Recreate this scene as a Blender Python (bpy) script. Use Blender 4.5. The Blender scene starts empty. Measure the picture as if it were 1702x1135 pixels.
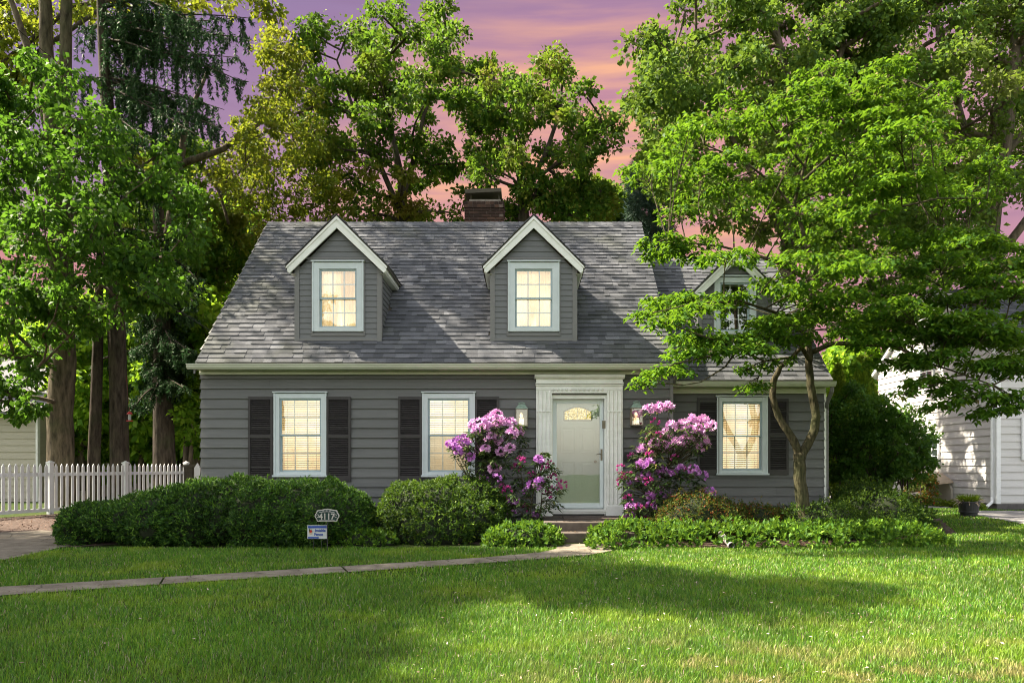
import bpy, bmesh, math, random
import numpy as np
from mathutils import Vector, Matrix
R = math.radians
random.seed(4); rng = np.random.default_rng(11)
SC = bpy.context.scene
COL = SC.collection

# ------------------------------------------------------------------ camera, sky, sun, exposure
VX, VY, F = 870.0, 772.0, 1232.0          # vanishing point and focal length measured in photograph pixels
CAMH = 1.3
cam = bpy.data.cameras.new('camera'); cam_o = bpy.data.objects.new('camera', cam); COL.objects.link(cam_o)
cam_o.location = (0, 0, CAMH); cam_o.rotation_euler = (R(90), 0, 0)
cam.sensor_width = 36; cam.lens = F/1702*36
cam.shift_x = -(VX-851)/1702; cam.shift_y = (VY-567.5)/1702
cam.clip_start = 0.05; cam.clip_end = 900
SC.camera = cam_o
SC.view_settings.view_transform = 'Standard'; SC.view_settings.look = 'None'; SC.view_settings.gamma = 1
SC.view_settings.exposure = 2.0
SUN = Vector((-0.63, 0.13, 0.74)).normalized()
sun = bpy.data.lights.new('sun', 'SUN'); sun.energy = 5.0; sun.angle = R(0.6); sun.color = (1, 0.90, 0.70)
sun_o = bpy.data.objects.new('sun', sun); COL.objects.link(sun_o); sun_o.location = (-20, 5, 30)
sun_o.rotation_euler = SUN.to_track_quat('Z', 'Y').to_euler()
SKY_STRENGTH = 0.100
SUNSET = 0.27
cy = SC.cycles
cy.use_denoising = True; cy.max_bounces = 7; cy.diffuse_bounces = 3; cy.glossy_bounces = 3
cy.transmission_bounces = 4; cy.transparent_max_bounces = 8; cy.use_adaptive_sampling = True; cy.adaptive_threshold = 0.02
cy.sample_clamp_indirect = 6; cy.filter_width = 1.0

class NT:
    """small helper to wire shader nodes"""
    def __init__(s, tree): s.t = tree; s.n = tree.nodes; s.l = tree.links
    def add(s, typ, **kw):
        nd = s.n.new(typ)
        for k, v in kw.items():
            if k.startswith('i_'): pass
            else: setattr(nd, k, v)
        return nd
    def link(s, a, b): s.l.new(a, b)
    def setin(s, nd, i, v):
        if hasattr(v, 'links') or isinstance(v, bpy.types.NodeSocket): s.l.new(v, nd.inputs[i])
        else: nd.inputs[i].default_value = v
    def math(s, op, a, b=0.0, c=0.0, clamp=False):
        nd = s.n.new('ShaderNodeMath'); nd.operation = op; nd.use_clamp = clamp
        s.setin(nd, 0, a); s.setin(nd, 1, b); s.setin(nd, 2, c); return nd.outputs[0]
    def mix(s, f, a, b, typ='RGBA', blend='MIX'):
        nd = s.n.new('ShaderNodeMix'); nd.data_type = 'RGBA'; nd.blend_type = blend
        s.setin(nd, 0, f); s.setin(nd, 6, a); s.setin(nd, 7, b); return nd.outputs[2]
    def ramp(s, f, stops, interp='LINEAR'):
        nd = s.n.new('ShaderNodeValToRGB'); cr = nd.color_ramp; cr.interpolation = interp
        while len(cr.elements) > 1: cr.elements.remove(cr.elements[-1])
        cr.elements[0].position = stops[0][0]; cr.elements[0].color = c4(stops[0][1])
        for p, c in stops[1:]:
            e = cr.elements.new(p); e.color = c4(c)
        s.setin(nd, 0, f); return nd.outputs[0]
    def noise(s, vec, scale, detail=3, rough=0.55, dim='3D'):
        nd = s.n.new('ShaderNodeTexNoise'); nd.noise_dimensions = dim
        if vec is not None: s.l.new(vec, nd.inputs['Vector'])
        nd.inputs['Scale'].default_value = scale; nd.inputs['Detail'].default_value = detail
        nd.inputs['Roughness'].default_value = rough; return nd.outputs[0]
    def mapping(s, vec, scale=(1,1,1), rot=(0,0,0), loc=(0,0,0)):
        nd = s.n.new('ShaderNodeMapping'); s.l.new(vec, nd.inputs[0])
        nd.inputs['Scale'].default_value = scale; nd.inputs['Rotation'].default_value = rot
        nd.inputs['Location'].default_value = loc; return nd.outputs[0]
def c4(c):
    if isinstance(c, (int, float)): return (c, c, c, 1)
    return tuple(c) if len(c) == 4 else (*c, 1)
def srgb(r, g, b):
    f = lambda v: (v/255/12.92) if v/255 <= .04045 else ((v/255+.055)/1.055)**2.4
    return (f(r), f(g), f(b), 1)

world = bpy.data.worlds.new('World'); SC.world = world; world.use_nodes = True
w = NT(world.node_tree); w.n.clear()
sky = w.add('ShaderNodeTexSky'); sky.sky_type = 'NISHITA'; sky.sun_disc = False
sky.sun_elevation = math.asin(SUN.z); sky.sun_rotation = math.atan2(SUN.x, SUN.y)
sky.air_density = 1.3; sky.dust_density = 1.5; sky.ozone_density = 1.0
tc = w.add('ShaderNodeTexCoord'); sep = w.add('ShaderNodeSeparateXYZ'); w.link(tc.outputs['Generated'], sep.inputs[0])
dx, dy, dz = sep.outputs
base = w.ramp(dz, [(0.0, srgb(210,146,134)), (0.12, srgb(204,142,146)), (0.24, srgb(196,142,162)), (0.36, srgb(190,142,166)),
                   (0.46, srgb(176,136,168)), (0.54, srgb(150,124,166)), (0.7, srgb(110,106,160))])
left = w.ramp(dz, [(0.0, srgb(214,148,140)), (0.12, srgb(200,140,150)), (0.22, srgb(212,142,142)), (0.3, srgb(168,138,170)),
                   (0.42, srgb(138,122,166)), (0.6, srgb(112,106,160))])
fl = w.math('MULTIPLY_ADD', dx, -2.2, -0.25, clamp=True)
base = w.mix(fl, base, left)
m1 = w.mapping(tc.outputs['Generated'], scale=(1.6, 1.6, 17), rot=(0, R(-7), 0))
n1 = w.noise(m1, 2.2, 6, 0.55)
c1 = w.ramp(n1, [(0.40, 0), (0.52, .45), (0.66, 1)])
# bank of lit cloud right of the middle
ax = w.math('MULTIPLY', w.math('SUBTRACT', dx, 0.12), 2.6); az = w.math('MULTIPLY', w.math('SUBTRACT', dz, 0.34), 4.6)
d2 = w.math('ADD', w.math('MULTIPLY', ax, ax), w.math('MULTIPLY', az, az))
bank = w.math('SUBTRACT', 1.15, d2, clamp=True)
cf = w.math('MULTIPLY', c1, bank)
base = w.mix(w.math('MULTIPLY', bank, 0.5), base, srgb(214,142,142))
base = w.mix(w.math('MULTIPLY', cf, 0.95), base, srgb(255,186,136))
m2 = w.mapping(tc.outputs['Generated'], scale=(1.2, 1.2, 24), rot=(0, R(-6), 0), loc=(3, 1, 0))
n2 = w.ramp(w.noise(m2, 3.0, 5, 0.5), [(0.42, 0), (0.68, 1)])
base = w.mix(w.math('MULTIPLY', n2, 0.30), base, srgb(146,112,150))
hb_ = w.add('ShaderNodeHueSaturation'); hb_.inputs['Saturation'].default_value = 0.96; w.link(base, hb_.inputs['Color'])
bgA = w.add('ShaderNodeBackground'); w.link(hb_.outputs[0], bgA.inputs[0]); bgA.inputs[1].default_value = SUNSET
bgB = w.add('ShaderNodeBackground'); hs = w.add('ShaderNodeHueSaturation'); hs.inputs['Saturation'].default_value = 0.45; w.link(sky.outputs[0], hs.inputs['Color']); w.link(w.mix(1.0, hs.outputs[0], (1.06, 1.0, 0.90, 1), blend='MULTIPLY'), bgB.inputs[0]); bgB.inputs[1].default_value = SKY_STRENGTH
fy = w.math('MULTIPLY_ADD', dy, 3.5, 0.2, clamp=True)
fz = w.math('MULTIPLY_ADD', dz, -4.0, 3.4, clamp=True)
fm = w.math('MULTIPLY', fy, fz)
mx = w.add('ShaderNodeMixShader'); w.link(fm, mx.inputs[0]); w.link(bgB.outputs[0], mx.inputs[1]); w.link(bgA.outputs[0], mx.inputs[2])
wo = w.add('ShaderNodeOutputWorld'); w.link(mx.outputs[0], wo.inputs[0])

# ------------------------------------------------------------------ pixel <-> place
def X(px, Y): return (px-VX)/F*Y
def Z(py, Y): return CAMH + (VY-py)/F*Y
def P(px, py, Y): return (X(px, Y), Y, Z(py, Y))
def G(px, py):
    Y = CAMH*F/(py-VY); return (X(px, Y), Y)

# ------------------------------------------------------------------ materials
def mat(name):
    m = bpy.data.materials.new(name); m.use_nodes = True; t = NT(m.node_tree); t.n.clear()
    out = t.add('ShaderNodeOutputMaterial'); return m, t, out
def principled(t, color, rough=0.6, metal=0.0, spec=0.4):
    p = t.add('ShaderNodeBsdfPrincipled'); t.setin(p, 'Base Color', color if isinstance(color, bpy.types.NodeSocket) else c4(color))
    t.setin(p, 'Roughness', rough); p.inputs['Metallic'].default_value = metal; p.inputs['Specular IOR Level'].default_value = spec
    return p
def bump(t, h, dist=0.01, strength=0.5):
    b = t.add('ShaderNodeBump'); b.inputs['Distance'].default_value = dist; b.inputs['Strength'].default_value = strength
    t.link(h, b.inputs['Height']); return b.outputs[0]
def simple(name, col, rough=0.6, var=0.12, scale=6.0, stretch=(1,1,1), bd=0.002, metal=0.0, spec=0.4, island=0.0, dirt=None):
    m, t, out = mat(name)
    tcn = t.add('ShaderNodeNewGeometry')
    v = t.mapping(tcn.outputs['Position'], scale=stretch)
    n = t.noise(v, scale, 5, 0.6)
    col = c4(col)
    lo = [max(0, c*(1-var)) for c in col[:3]]; hi = [min(1, c*(1+var)) for c in col[:3]]
    c = t.ramp(n, [(0.3, lo), (0.7, hi)])
    if island:
        ri = tcn.outputs['Random Per Island']
        c = t.mix(1.0, c, t.ramp(ri, [(0, 1-island), (1, 1+island*0.6)]), blend='MULTIPLY')
    if dirt:
        dn = t.noise(tcn.outputs['Position'], 1.7, 6, 0.7)
        c = t.mix(t.ramp(dn, [(0.5, 0), (0.75, 0.6)]), c, c4(dirt))
    p = principled(t, c, rough, metal, spec)
    n3 = t.noise(v, scale*5, 4, 0.6)
    t.link(bump(t, n3, bd, 0.6), p.inputs['Normal'])
    t.link(p.outputs[0], out.inputs[0]); return m
def leafmat(name, stops, trans=0.35, tcol=(0.25, 0.42, 0.04), rough=0.6, big=None, spec=0.18, bigscale=0.5):
    m, t, out = mat(name)
    g = t.add('ShaderNodeNewGeometry')
    c = t.ramp(g.outputs['Random Per Island'], stops)
    n = t.noise(g.outputs['Position'], bigscale, 3, 0.6)
    if big is not None:
        c = t.mix(t.ramp(n, [(0.52, 0), (0.68, 0.75)]), c, c4(big))
    nn = t.noise(g.outputs['Position'], 0.9, 2, 0.5)
    c = t.mix(1.0, c, t.ramp(nn, [(0.25, 0.72), (0.75, 1.25)]), blend='MULTIPLY')
    p = principled(t, c, rough, 0, spec)
    tr = t.add('ShaderNodeBsdfTranslucent')
    t.link(t.mix(0.55, c, c4(tcol)), tr.inputs[0])
    mx = t.add('ShaderNodeMixShader'); mx.inputs[0].default_value = trans
    t.link(p.outputs[0], mx.inputs[1]); t.link(tr.outputs[0], mx.inputs[2]); t.link(mx.outputs[0], out.inputs[0]); return m
def emis(name, build, strength=1.0):
    m, t, out = mat(name); e = t.add('ShaderNodeEmission'); t.link(build(t), e.inputs[0]); e.inputs[1].default_value = strength
    t.link(e.outputs[0], out.inputs[0]); return m

M = {}
M['siding'] = simple('painted grey siding', (0.122, 0.122, 0.122), 0.55, 0.10, 2.5, (1, 1, 14), 0.0015, island=0.10)
M['siding_vinyl'] = simple('grey vinyl siding', (0.135, 0.137, 0.142), 0.45, 0.06, 3, (1, 1, 8), 0.0008)
M['trim_grey'] = simple('grey corner trim', (0.16, 0.155, 0.155), 0.45, 0.06, 4)
M['white'] = simple('white painted wood', (0.80, 0.80, 0.78), 0.45, 0.06, 3, (1, 1, 4), 0.001, dirt=(0.52, 0.53, 0.48))
M['grasslit_white'] = simple('grass-lit white trim paint', (0.50, 0.51, 0.42), 0.5, 0.06, 3, (1, 1, 4), 0.001, dirt=(0.36, 0.37, 0.29))  # white trim with the green bounce from the grass put into its colour
M['casing'] = simple('pale blue white window frame', (0.55, 0.60, 0.63), 0.4, 0.05, 5)
M['sash'] = simple('blue grey sash', (0.34, 0.43, 0.47), 0.4, 0.06, 5)
M['muntin'] = simple('cream muntin', (0.95, 0.93, 0.86), 0.4, 0.04, 5)
M['shutter'] = simple('dark shutter paint', (0.028, 0.024, 0.026), 0.42, 0.2, 8, bd=0.001)
M['brick'] = None
M['black'] = simple('black painted metal', (0.02, 0.02, 0.022), 0.4, 0.2, 8)
M['bronze'] = simple('weathered bronze', (0.20, 0.17, 0.13), 0.45, 0.25, 20, metal=0.6)
M['verdigris'] = simple('green copper cap', (0.22, 0.30, 0.25), 0.6, 0.25, 25)
M['door'] = simple('pale sage door paint', (0.66, 0.70, 0.71), 0.35, 0.05, 3)
M['storm'] = simple('white storm door frame', (0.66, 0.72, 0.74), 0.35, 0.04, 4)
M['fence'] = simple('white vinyl fence', (0.78, 0.78, 0.80), 0.4, 0.05, 3, dirt=(0.6, 0.6, 0.58))
M['concrete'] = simple('worn concrete', (0.21, 0.175, 0.14), 0.9, 0.22, 3, bd=0.004, dirt=(0.10, 0.085, 0.065))
def walkmat():
    m, t, out = mat('cracked concrete'); g = t.add('ShaderNodeNewGeometry'); n = t.noise(g.outputs['Position'], 3, 6, 0.65); n2 = t.noise(g.outputs['Position'], 60, 4, 0.6)
    c = t.ramp(n, [(0.3, (0.11, 0.092, 0.072)), (0.5, (0.20, 0.17, 0.135)), (0.7, (0.27, 0.235, 0.19))])
    vo = t.add('ShaderNodeTexVoronoi'); vo.feature = 'DISTANCE_TO_EDGE'; vo.inputs['Scale'].default_value = 1.1
    ns = t.add('ShaderNodeTexNoise'); ns.inputs['Scale'].default_value = 4; t.link(g.outputs['Position'], ns.inputs['Vector'])
    t.link(t.mix(0.12, g.outputs['Position'], ns.outputs[1]), vo.inputs['Vector'])
    c = t.mix(t.ramp(vo.outputs[0], [(0.0, 0.8), (0.012, 0)]), c, (0.03, 0.028, 0.02, 1))
    c = t.mix(1.0, c, t.ramp(n2, [(0.3, 0.75), (0.7, 1.2)]), blend='MULTIPLY')
    p = principled(t, c, 0.92, 0, 0.2); t.link(bump(t, n2, 0.004, 0.6), p.inputs['Normal']); t.link(p.outputs[0], out.inputs[0]); return m
M['concrete'] = walkmat()
M['step'] = simple('weathered step stone', (0.10, 0.078, 0.066), 0.9, 0.35, 5, bd=0.006, dirt=(0.05, 0.042, 0.036))
M['asphalt'] = simple('grey driveway', (0.20, 0.19, 0.19), 0.9, 0.2, 4, bd=0.004)
M['mat'] = simple('coir mat', (0.085, 0.06, 0.05), 0.95, 0.5, 60, bd=0.01)
M['mulch'] = simple('bark mulch', (0.075, 0.045, 0.035), 0.95, 0.5, 30, bd=0.02)
M['nwhite'] = simple('neighbour white siding', (0.58, 0.56, 0.56), 0.5, 0.04, 2, (1, 1, 6))
M['nbeige'] = simple('neighbour beige siding', (0.42, 0.38, 0.32), 0.6, 0.06, 2, (1, 1, 6))
M['nroof'] = simple('neighbour roof', (0.16, 0.15, 0.17), 0.9, 0.3, 8, (1, 1, 12), 0.01)
M['foundation'] = simple('foundation block', (0.10, 0.09, 0.09), 0.9, 0.25, 5, bd=0.006)
M['darkglass'] = simple('dark window glass', (0.03, 0.04, 0.04), 0.08, 0.3, 2, spec=0.9, bd=0.0001)
M['tan'] = simple('tan canvas', (0.42, 0.33, 0.25), 0.8, 0.15, 5)
M['pot'] = simple('black planter', (0.03, 0.03, 0.035), 0.5, 0.2, 5)
M['pipe'] = simple('grey plastic pipe', (0.30, 0.27, 0.28), 0.5, 0.15, 5)
M['signwhite'] = simple('sign white', (0.45, 0.47, 0.47), 0.35, 0.04, 5)
M['signblue'] = simple('sign blue', (0.02, 0.06, 0.30), 0.35, 0.08, 5)
M['signgreen'] = simple('sign dark green', (0.01, 0.035, 0.03), 0.4, 0.15, 10)
M['silver'] = simple('aged silver', (0.42, 0.40, 0.38), 0.4, 0.2, 25, metal=0.3)
M['red'] = simple('red feeder', (0.45, 0.02, 0.02), 0.35, 0.1, 10)
M['wood_dark'] = simple('dark weathered board', (0.07, 0.06, 0.045), 0.9, 0.3, 4, (1,1,6), 0.005)
M['cable'] = simple('black cable sheath', (0.015, 0.015, 0.016), 0.95, 0.1, 5, spec=0.0)
M['cream'] = simple('cream curtain', (0.8, 0.72, 0.6), 0.9, 0.05, 5)
M['slat'] = simple('blind slat', (0.80, 0.70, 0.52), 0.5, 0.04, 5)

def bark(name, a, b, scale=9):
    m, t, out = mat(name); g = t.add('ShaderNodeNewGeometry')
    v = t.mapping(g.outputs['Position'], scale=(1, 1, 0.22))
    n = t.noise(v, scale, 6, 0.65); n2 = t.noise(g.outputs['Position'], 1.6, 3)
    c = t.ramp(n, [(0.32, a), (0.62, b)])
    c = t.mix(t.ramp(n2, [(0.5, 0), (0.75, 0.5)]), c, (0.06, 0.075, 0.03, 1))
    p = principled(t, c, 0.95, 0, 0.15); t.link(bump(t, n, 0.04, 0.9), p.inputs['Normal']); t.link(p.outputs[0], out.inputs[0]); return m
M['bark'] = bark('brown grey bark', (0.035, 0.028, 0.02, 1), (0.16, 0.125, 0.09, 1))
M['bark_dark'] = bark('dark bark', (0.018, 0.014, 0.012, 1), (0.09, 0.07, 0.055, 1))
M['bark_dog'] = bark('lichen bark', (0.014, 0.011, 0.008, 1), (0.10, 0.085, 0.05, 1), 26)

def shingles(name, lo, mid, hi):
    m, t, out = mat(name); g = t.add('ShaderNodeNewGeometry')
    c = t.ramp(g.outputs['Random Per Island'], [(0, lo), (0.5, mid), (0.93, hi), (1.0, tuple(x*1.25 for x in hi[:3]))])
    n = t.noise(g.outputs['Position'], 60, 4, 0.7); st = t.noise(g.outputs['Position'], 0.9, 5, 0.6)
    c = t.mix(1.0, c, t.ramp(n, [(0.3, 0.7), (0.7, 1.25)]), blend='MULTIPLY')
    c = t.mix(t.ramp(st, [(0.52, 0), (0.72, 0.45)]), c, (0.075, 0.08, 0.05, 1))   # moss and algae patches
    p = principled(t, c, 0.92, 0, 0.2); t.link(bump(t, n, 0.004, 0.7), p.inputs['Normal']); t.link(p.outputs[0], out.inputs[0]); return m
M['shingle'] = shingles('asphalt shingle', (0.068, 0.070, 0.080), (0.094, 0.096, 0.109), (0.125, 0.127, 0.142))

def brickmat():
    m, t, out = mat('dark brick'); g = t.add('ShaderNodeNewGeometry')
    c = t.ramp(g.outputs['Random Per Island'], [(0, (0.03, 0.018, 0.015)), (0.6, (0.055, 0.032, 0.026)), (0.9, (0.085, 0.045, 0.032)), (1, (0.2, 0.17, 0.15))])
    n = t.noise(g.outputs['Position'], 30, 4)
    c = t.mix(1.0, c, t.ramp(n, [(0.3, 0.7), (0.7, 1.2)]), blend='MULTIPLY')
    p = principled(t, c, 0.9, 0, 0.2); t.link(bump(t, n, 0.006, 0.7), p.inputs['Normal']); t.link(p.outputs[0], out.inputs[0]); return m
M['brick'] = brickmat()
M['mortar'] = simple('pale mortar', (0.22, 0.19, 0.17), 0.95, 0.35, 12, bd=0.004)

def glassmat():
    m, t, out = mat('window glass')
    tr = t.add('ShaderNodeBsdfTransparent'); tr.inputs[0].default_value = (0.96, 0.97, 0.96, 1)
    gl = t.add('ShaderNodeBsdfGlossy'); gl.inputs['Roughness'].default_value = 0.01
    fr = t.add('ShaderNodeFresnel'); fr.inputs[0].default_value = 1.5
    f = t.math('MULTIPLY_ADD', fr.outputs[0], 1.6, 0.09, clamp=True)
    g = t.add('ShaderNodeNewGeometry'); t.link(bump(t, t.noise(g.outputs['Position'], 1.6, 2), 0.004, 0.3), gl.inputs['Normal'])
    mx = t.add('ShaderNodeMixShader'); t.link(f, mx.inputs[0]); t.link(tr.outputs[0], mx.inputs[1]); t.link(gl.outputs[0], mx.inputs[2])
    t.link(mx.outputs[0], out.inputs[0]); return m
M['glass'] = glassmat()

def roomglow(t):
    g = t.add('ShaderNodeNewGeometry')
    v = t.mapping(g.outputs['Position'], scale=(1.0, 1, 0.35))
    n = t.noise(v, 2.6, 2, 0.5); n2 = t.noise(g.outputs['Position'], 9, 2)
    c = t.ramp(n, [(0.30, (0.50, 0.30, 0.12)), (0.46, (0.95, 0.68, 0.34)), (0.66, (1.0, 0.90, 0.62))])
    return t.mix(1.0, c, t.ramp(n2, [(0.3, 0.85), (0.7, 1.1)]), blend='MULTIPLY')
M['room'] = emis('lamp lit room', roomglow, 0.50)
M['room_dim'] = simple('dark room', (0.03, 0.035, 0.03), 0.9)
M['leadlight'] = emis('amber leaded light', lambda t: t.ramp(t.noise(t.add('ShaderNodeNewGeometry').outputs['Position'], 34, 3), [(0.38, (0.25, 0.16, 0.02)), (0.5, (0.85, 0.6, 0.12)), (0.65, (1, 0.9, 0.6))]), 0.3)
M['lampglow'] = emis('lantern glow', lambda t: t.ramp(t.noise(t.add('ShaderNodeNewGeometry').outputs['Position'], 12, 2), [(0.3, (0.6, 0.28, 0.12)), (0.55, (1, 0.7, 0.4)), (0.7, (1, 0.92, 0.75))]), 0.5)

# ------------------------------------------------------------------ object helpers
def tag(o, label=None, cat=None, group=None, kind=None):
    if label: o['label'] = label
    if cat: o['category'] = cat
    if group: o['group'] = group
    if kind: o['kind'] = kind
    return o
def thing(name, label, cat, loc=(0, 0, 0), group=None):
    o = bpy.data.objects.new(name, None); COL.objects.link(o); o.empty_display_size = 0.2
    o.location = loc; return tag(o, label, cat, group)
def attach(o, parent):
    if parent is not None:
        o.parent = parent
        o.matrix_parent_inverse = world_of(parent).inverted()
    return o
def world_of(o):
    m = Matrix.LocRotScale(o.location, o.rotation_euler, o.scale)
    return m if o.parent is None else world_of(o.parent) @ o.matrix_parent_inverse @ m
def copy_tree(src, parent=None):
    c = src.copy(); COL.objects.link(c)
    if parent is not None: c.parent = parent
    for ch in list(src.children): copy_tree(ch, c)
    return c
class MB:
    """collects shapes (world coordinates) and links them as ONE mesh object"""
    def __init__(s): s.v = []; s.f = []
    def poly(s, pts):
        n = len(s.v); s.v += [tuple(p) for p in pts]; s.f.append(tuple(range(n, n+len(pts))))
    def box(s, x0, x1, y0, y1, z0, z1):
        s.hexa([(x0,y0,z0),(x1,y0,z0),(x1,y1,z0),(x0,y1,z0),(x0,y0,z1),(x1,y0,z1),(x1,y1,z1),(x0,y1,z1)])
    def hexa(s, p):
        n = len(s.v); s.v += [tuple(q) for q in p]
        for f in ((0,3,2,1),(4,5,6,7),(0,1,5,4),(1,2,6,5),(2,3,7,6),(3,0,4,7)): s.f.append(tuple(n+i for i in f))
    def prism(s, pts, d):
        """flat polygon extruded along vector d"""
        n = len(s.v); k = len(pts); d = Vector(d)
        s.v += [tuple(p) for p in pts] + [tuple(Vector(p)+d) for p in pts]
        s.f.append(tuple(range(n, n+k))); s.f.append(tuple(range(n+2*k-1, n+k-1, -1)))
        for i in range(k): s.f.append((n+(i+1) % k, n+i, n+k+i, n+k+(i+1) % k))
    def bar(s, a, b, w, h, up=(0, 0, 1)):
        a = Vector(a); b = Vector(b); d = (b-a).normalized(); u = Vector(up); sd = d.cross(u).normalized(); u = sd.cross(d)
        c = []
        for p in (a, b):
            c.append([p+sd*(w/2)*i+u*(h/2)*j for i, j in ((-1,-1),(1,-1),(1,1),(-1,1))])
        s.hexa([*c[0], *c[1]])
    def tube(s, pts, rad, n=6, cap=True):
        pts = [Vector(p) for p in pts]; k = len(pts)
        if not hasattr(rad, '__len__'): rad = [rad]*k
        base = len(s.v); ref = Vector((0.31, 0.87, 0.38))
        for i, p in enumerate(pts):
            d = (pts[min(i+1, k-1)]-pts[max(i-1, 0)])
            if d.length < 1e-6: d = Vector((0, 0, 1))
            d.normalize()
            a = d.cross(ref)
            if a.length < 1e-3: a = d.cross(Vector((1, 0, 0)))
            a.normalize(); b = d.cross(a)
            for j in range(n):
                t = 2*math.pi*j/n; s.v.append(tuple(p+(a*math.cos(t)+b*math.sin(t))*rad[i]))
        for i in range(k-1):
            for j in range(n):
                s.f.append((base+i*n+j, base+i*n+(j+1) % n, base+(i+1)*n+(j+1) % n, base+(i+1)*n+j))
        if cap:
            s.f.append(tuple(base+j for j in range(n))[::-1]); s.f.append(tuple(base+(k-1)*n+j for j in range(n)))
    def lathe(s, c, prof, n=16):
        base = len(s.v); k = len(prof)
        for r, z in prof:
            for j in range(n):
                t = 2*math.pi*j/n; s.v.append((c[0]+r*math.cos(t), c[1]+r*math.sin(t), c[2]+z))
        for i in range(k-1):
            for j in range(n): s.f.append((base+i*n+j, base+i*n+(j+1) % n, base+(i+1)*n+(j+1) % n, base+(i+1)*n+j))
        s.f.append(tuple(base+j for j in range(n))[::-1]); s.f.append(tuple(base+(k-1)*n+j for j in range(n)))
    def build(s, name, m, parent=None, smooth=False, bevel=0.0):
        me = bpy.data.meshes.new(name); me.from_pydata(s.v, [], s.f); me.update()
        if smooth: me.polygons.foreach_set('use_smooth', [True]*len(me.polygons))
        me.materials.append(M[m] if isinstance(m, str) else m)
        o = bpy.data.objects.new(name, me); COL.objects.link(o)
        if bevel:
            b = o.modifiers.new('bevel', 'BEVEL'); b.width = bevel; b.segments = 2; b.limit_method = 'ANGLE'
        return attach(o, parent)
def np_mesh(name, V, nv, m, parent=None, faces=None, smooth=False):
    """V: (N*nv,3) points; every nv consecutive points are one face (or `faces` index pattern per island of nv points)"""
    V = np.asarray(V, dtype=np.float32).reshape(-1, 3); N = len(V)//nv
    me = bpy.data.meshes.new(name)
    if faces is None: faces = [tuple(range(nv))]
    sizes = [len(f) for f in faces]; pat = np.concatenate([np.array(f) for f in faces])
    idx = (np.arange(N)[:, None]*nv + pat[None, :]).astype(np.int32).ravel()
    tot = np.tile(np.array(sizes, dtype=np.int32), N); st = np.concatenate([[0], np.cumsum(tot)[:-1]]).astype(np.int32)
    me.vertices.add(len(V)); me.vertices.foreach_set('co', V.ravel())
    me.loops.add(len(idx)); me.loops.foreach_set('vertex_index', idx)
    me.polygons.add(len(tot)); me.polygons.foreach_set('loop_start', st); me.polygons.foreach_set('loop_total', tot)
    if smooth: me.polygons.foreach_set('use_smooth', np.ones(len(tot), dtype=bool))
    me.update(calc_edges=True); me.validate()
    me.materials.append(M[m] if isinstance(m, str) else m)
    o = bpy.data.objects.new(name, me); COL.objects.link(o); return attach(o, parent)
def text(s, size, loc, m, parent, name='lettering', rot=(R(90), 0, 0), ext=0.002, bold=0.0, sx=1.0):
    c = bpy.data.curves.new(name, 'FONT'); c.body = s; c.size = size; c.extrude = ext; c.offset = bold
    c.align_x = 'CENTER'; c.align_y = 'CENTER'; c.materials.append(M[m])
    q = bpy.data.objects.new(name, c); COL.objects.link(q); bpy.context.view_layer.update()
    me = bpy.data.meshes.new_from_object(q.evaluated_get(bpy.context.evaluated_depsgraph_get())); me.materials.clear(); me.materials.append(M[m])
    bpy.data.objects.remove(q)
    mx = Matrix.LocRotScale(Vector(loc), Matrix.Rotation(rot[0], 3, 'X') if not isinstance(rot, Matrix) else rot, Vector((sx, 1, 1)))
    me.transform(mx); o = bpy.data.objects.new(name, me); COL.objects.link(o)
    return attach(o, parent)

# ------------------------------------------------------------------ leaves
def unit(a): return a/np.maximum(np.linalg.norm(a, axis=-1, keepdims=True), 1e-9)
def leaf_verts(C, D, Nn, L, W, fold=0.18, droop=0.0):
    """kite shaped leaves: base, left, tip, right"""
    D = unit(D); S = unit(np.cross(D, Nn)); U = np.cross(S, D)
    L = np.broadcast_to(L, (len(C),))[:, None]; W = np.broadcast_to(W, (len(C),))[:, None]
    b = C; tip = C+D*L - np.array([0, 0, 1.0])*L*droop
    l = C+D*L*0.45-S*W*0.5+U*W*fold; r = C+D*L*0.45+S*W*0.5+U*W*fold
    return np.stack([b, l, tip, r], 1).reshape(-1, 3)
def rand_unit(n):
    return unit(rng.normal(size=(n, 3)))

def in_poly(px, py, poly):
    poly = np.asarray(poly, float); x = np.asarray(px); y = np.asarray(py); c = np.zeros(x.shape, bool); j = len(poly)-1
    for i in range(len(poly)):
        xi, yi = poly[i]; xj, yj = poly[j]
        cond = ((yi > y) != (yj > y)) & (x < (xj-xi)*(y-yi)/((yj-yi) or 1e-9)+xi); c ^= cond; j = i
    return c
def lumpy(x, y, s):
    """cheap smooth noise in -1..1"""
    return (np.sin(x*1.3*s+1.7*np.sin(y*0.9*s+.4))+np.sin(y*1.7*s+1.3*np.sin(x*1.1*s+2.1))+np.sin((x+y)*0.8*s+.8))/3

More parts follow.
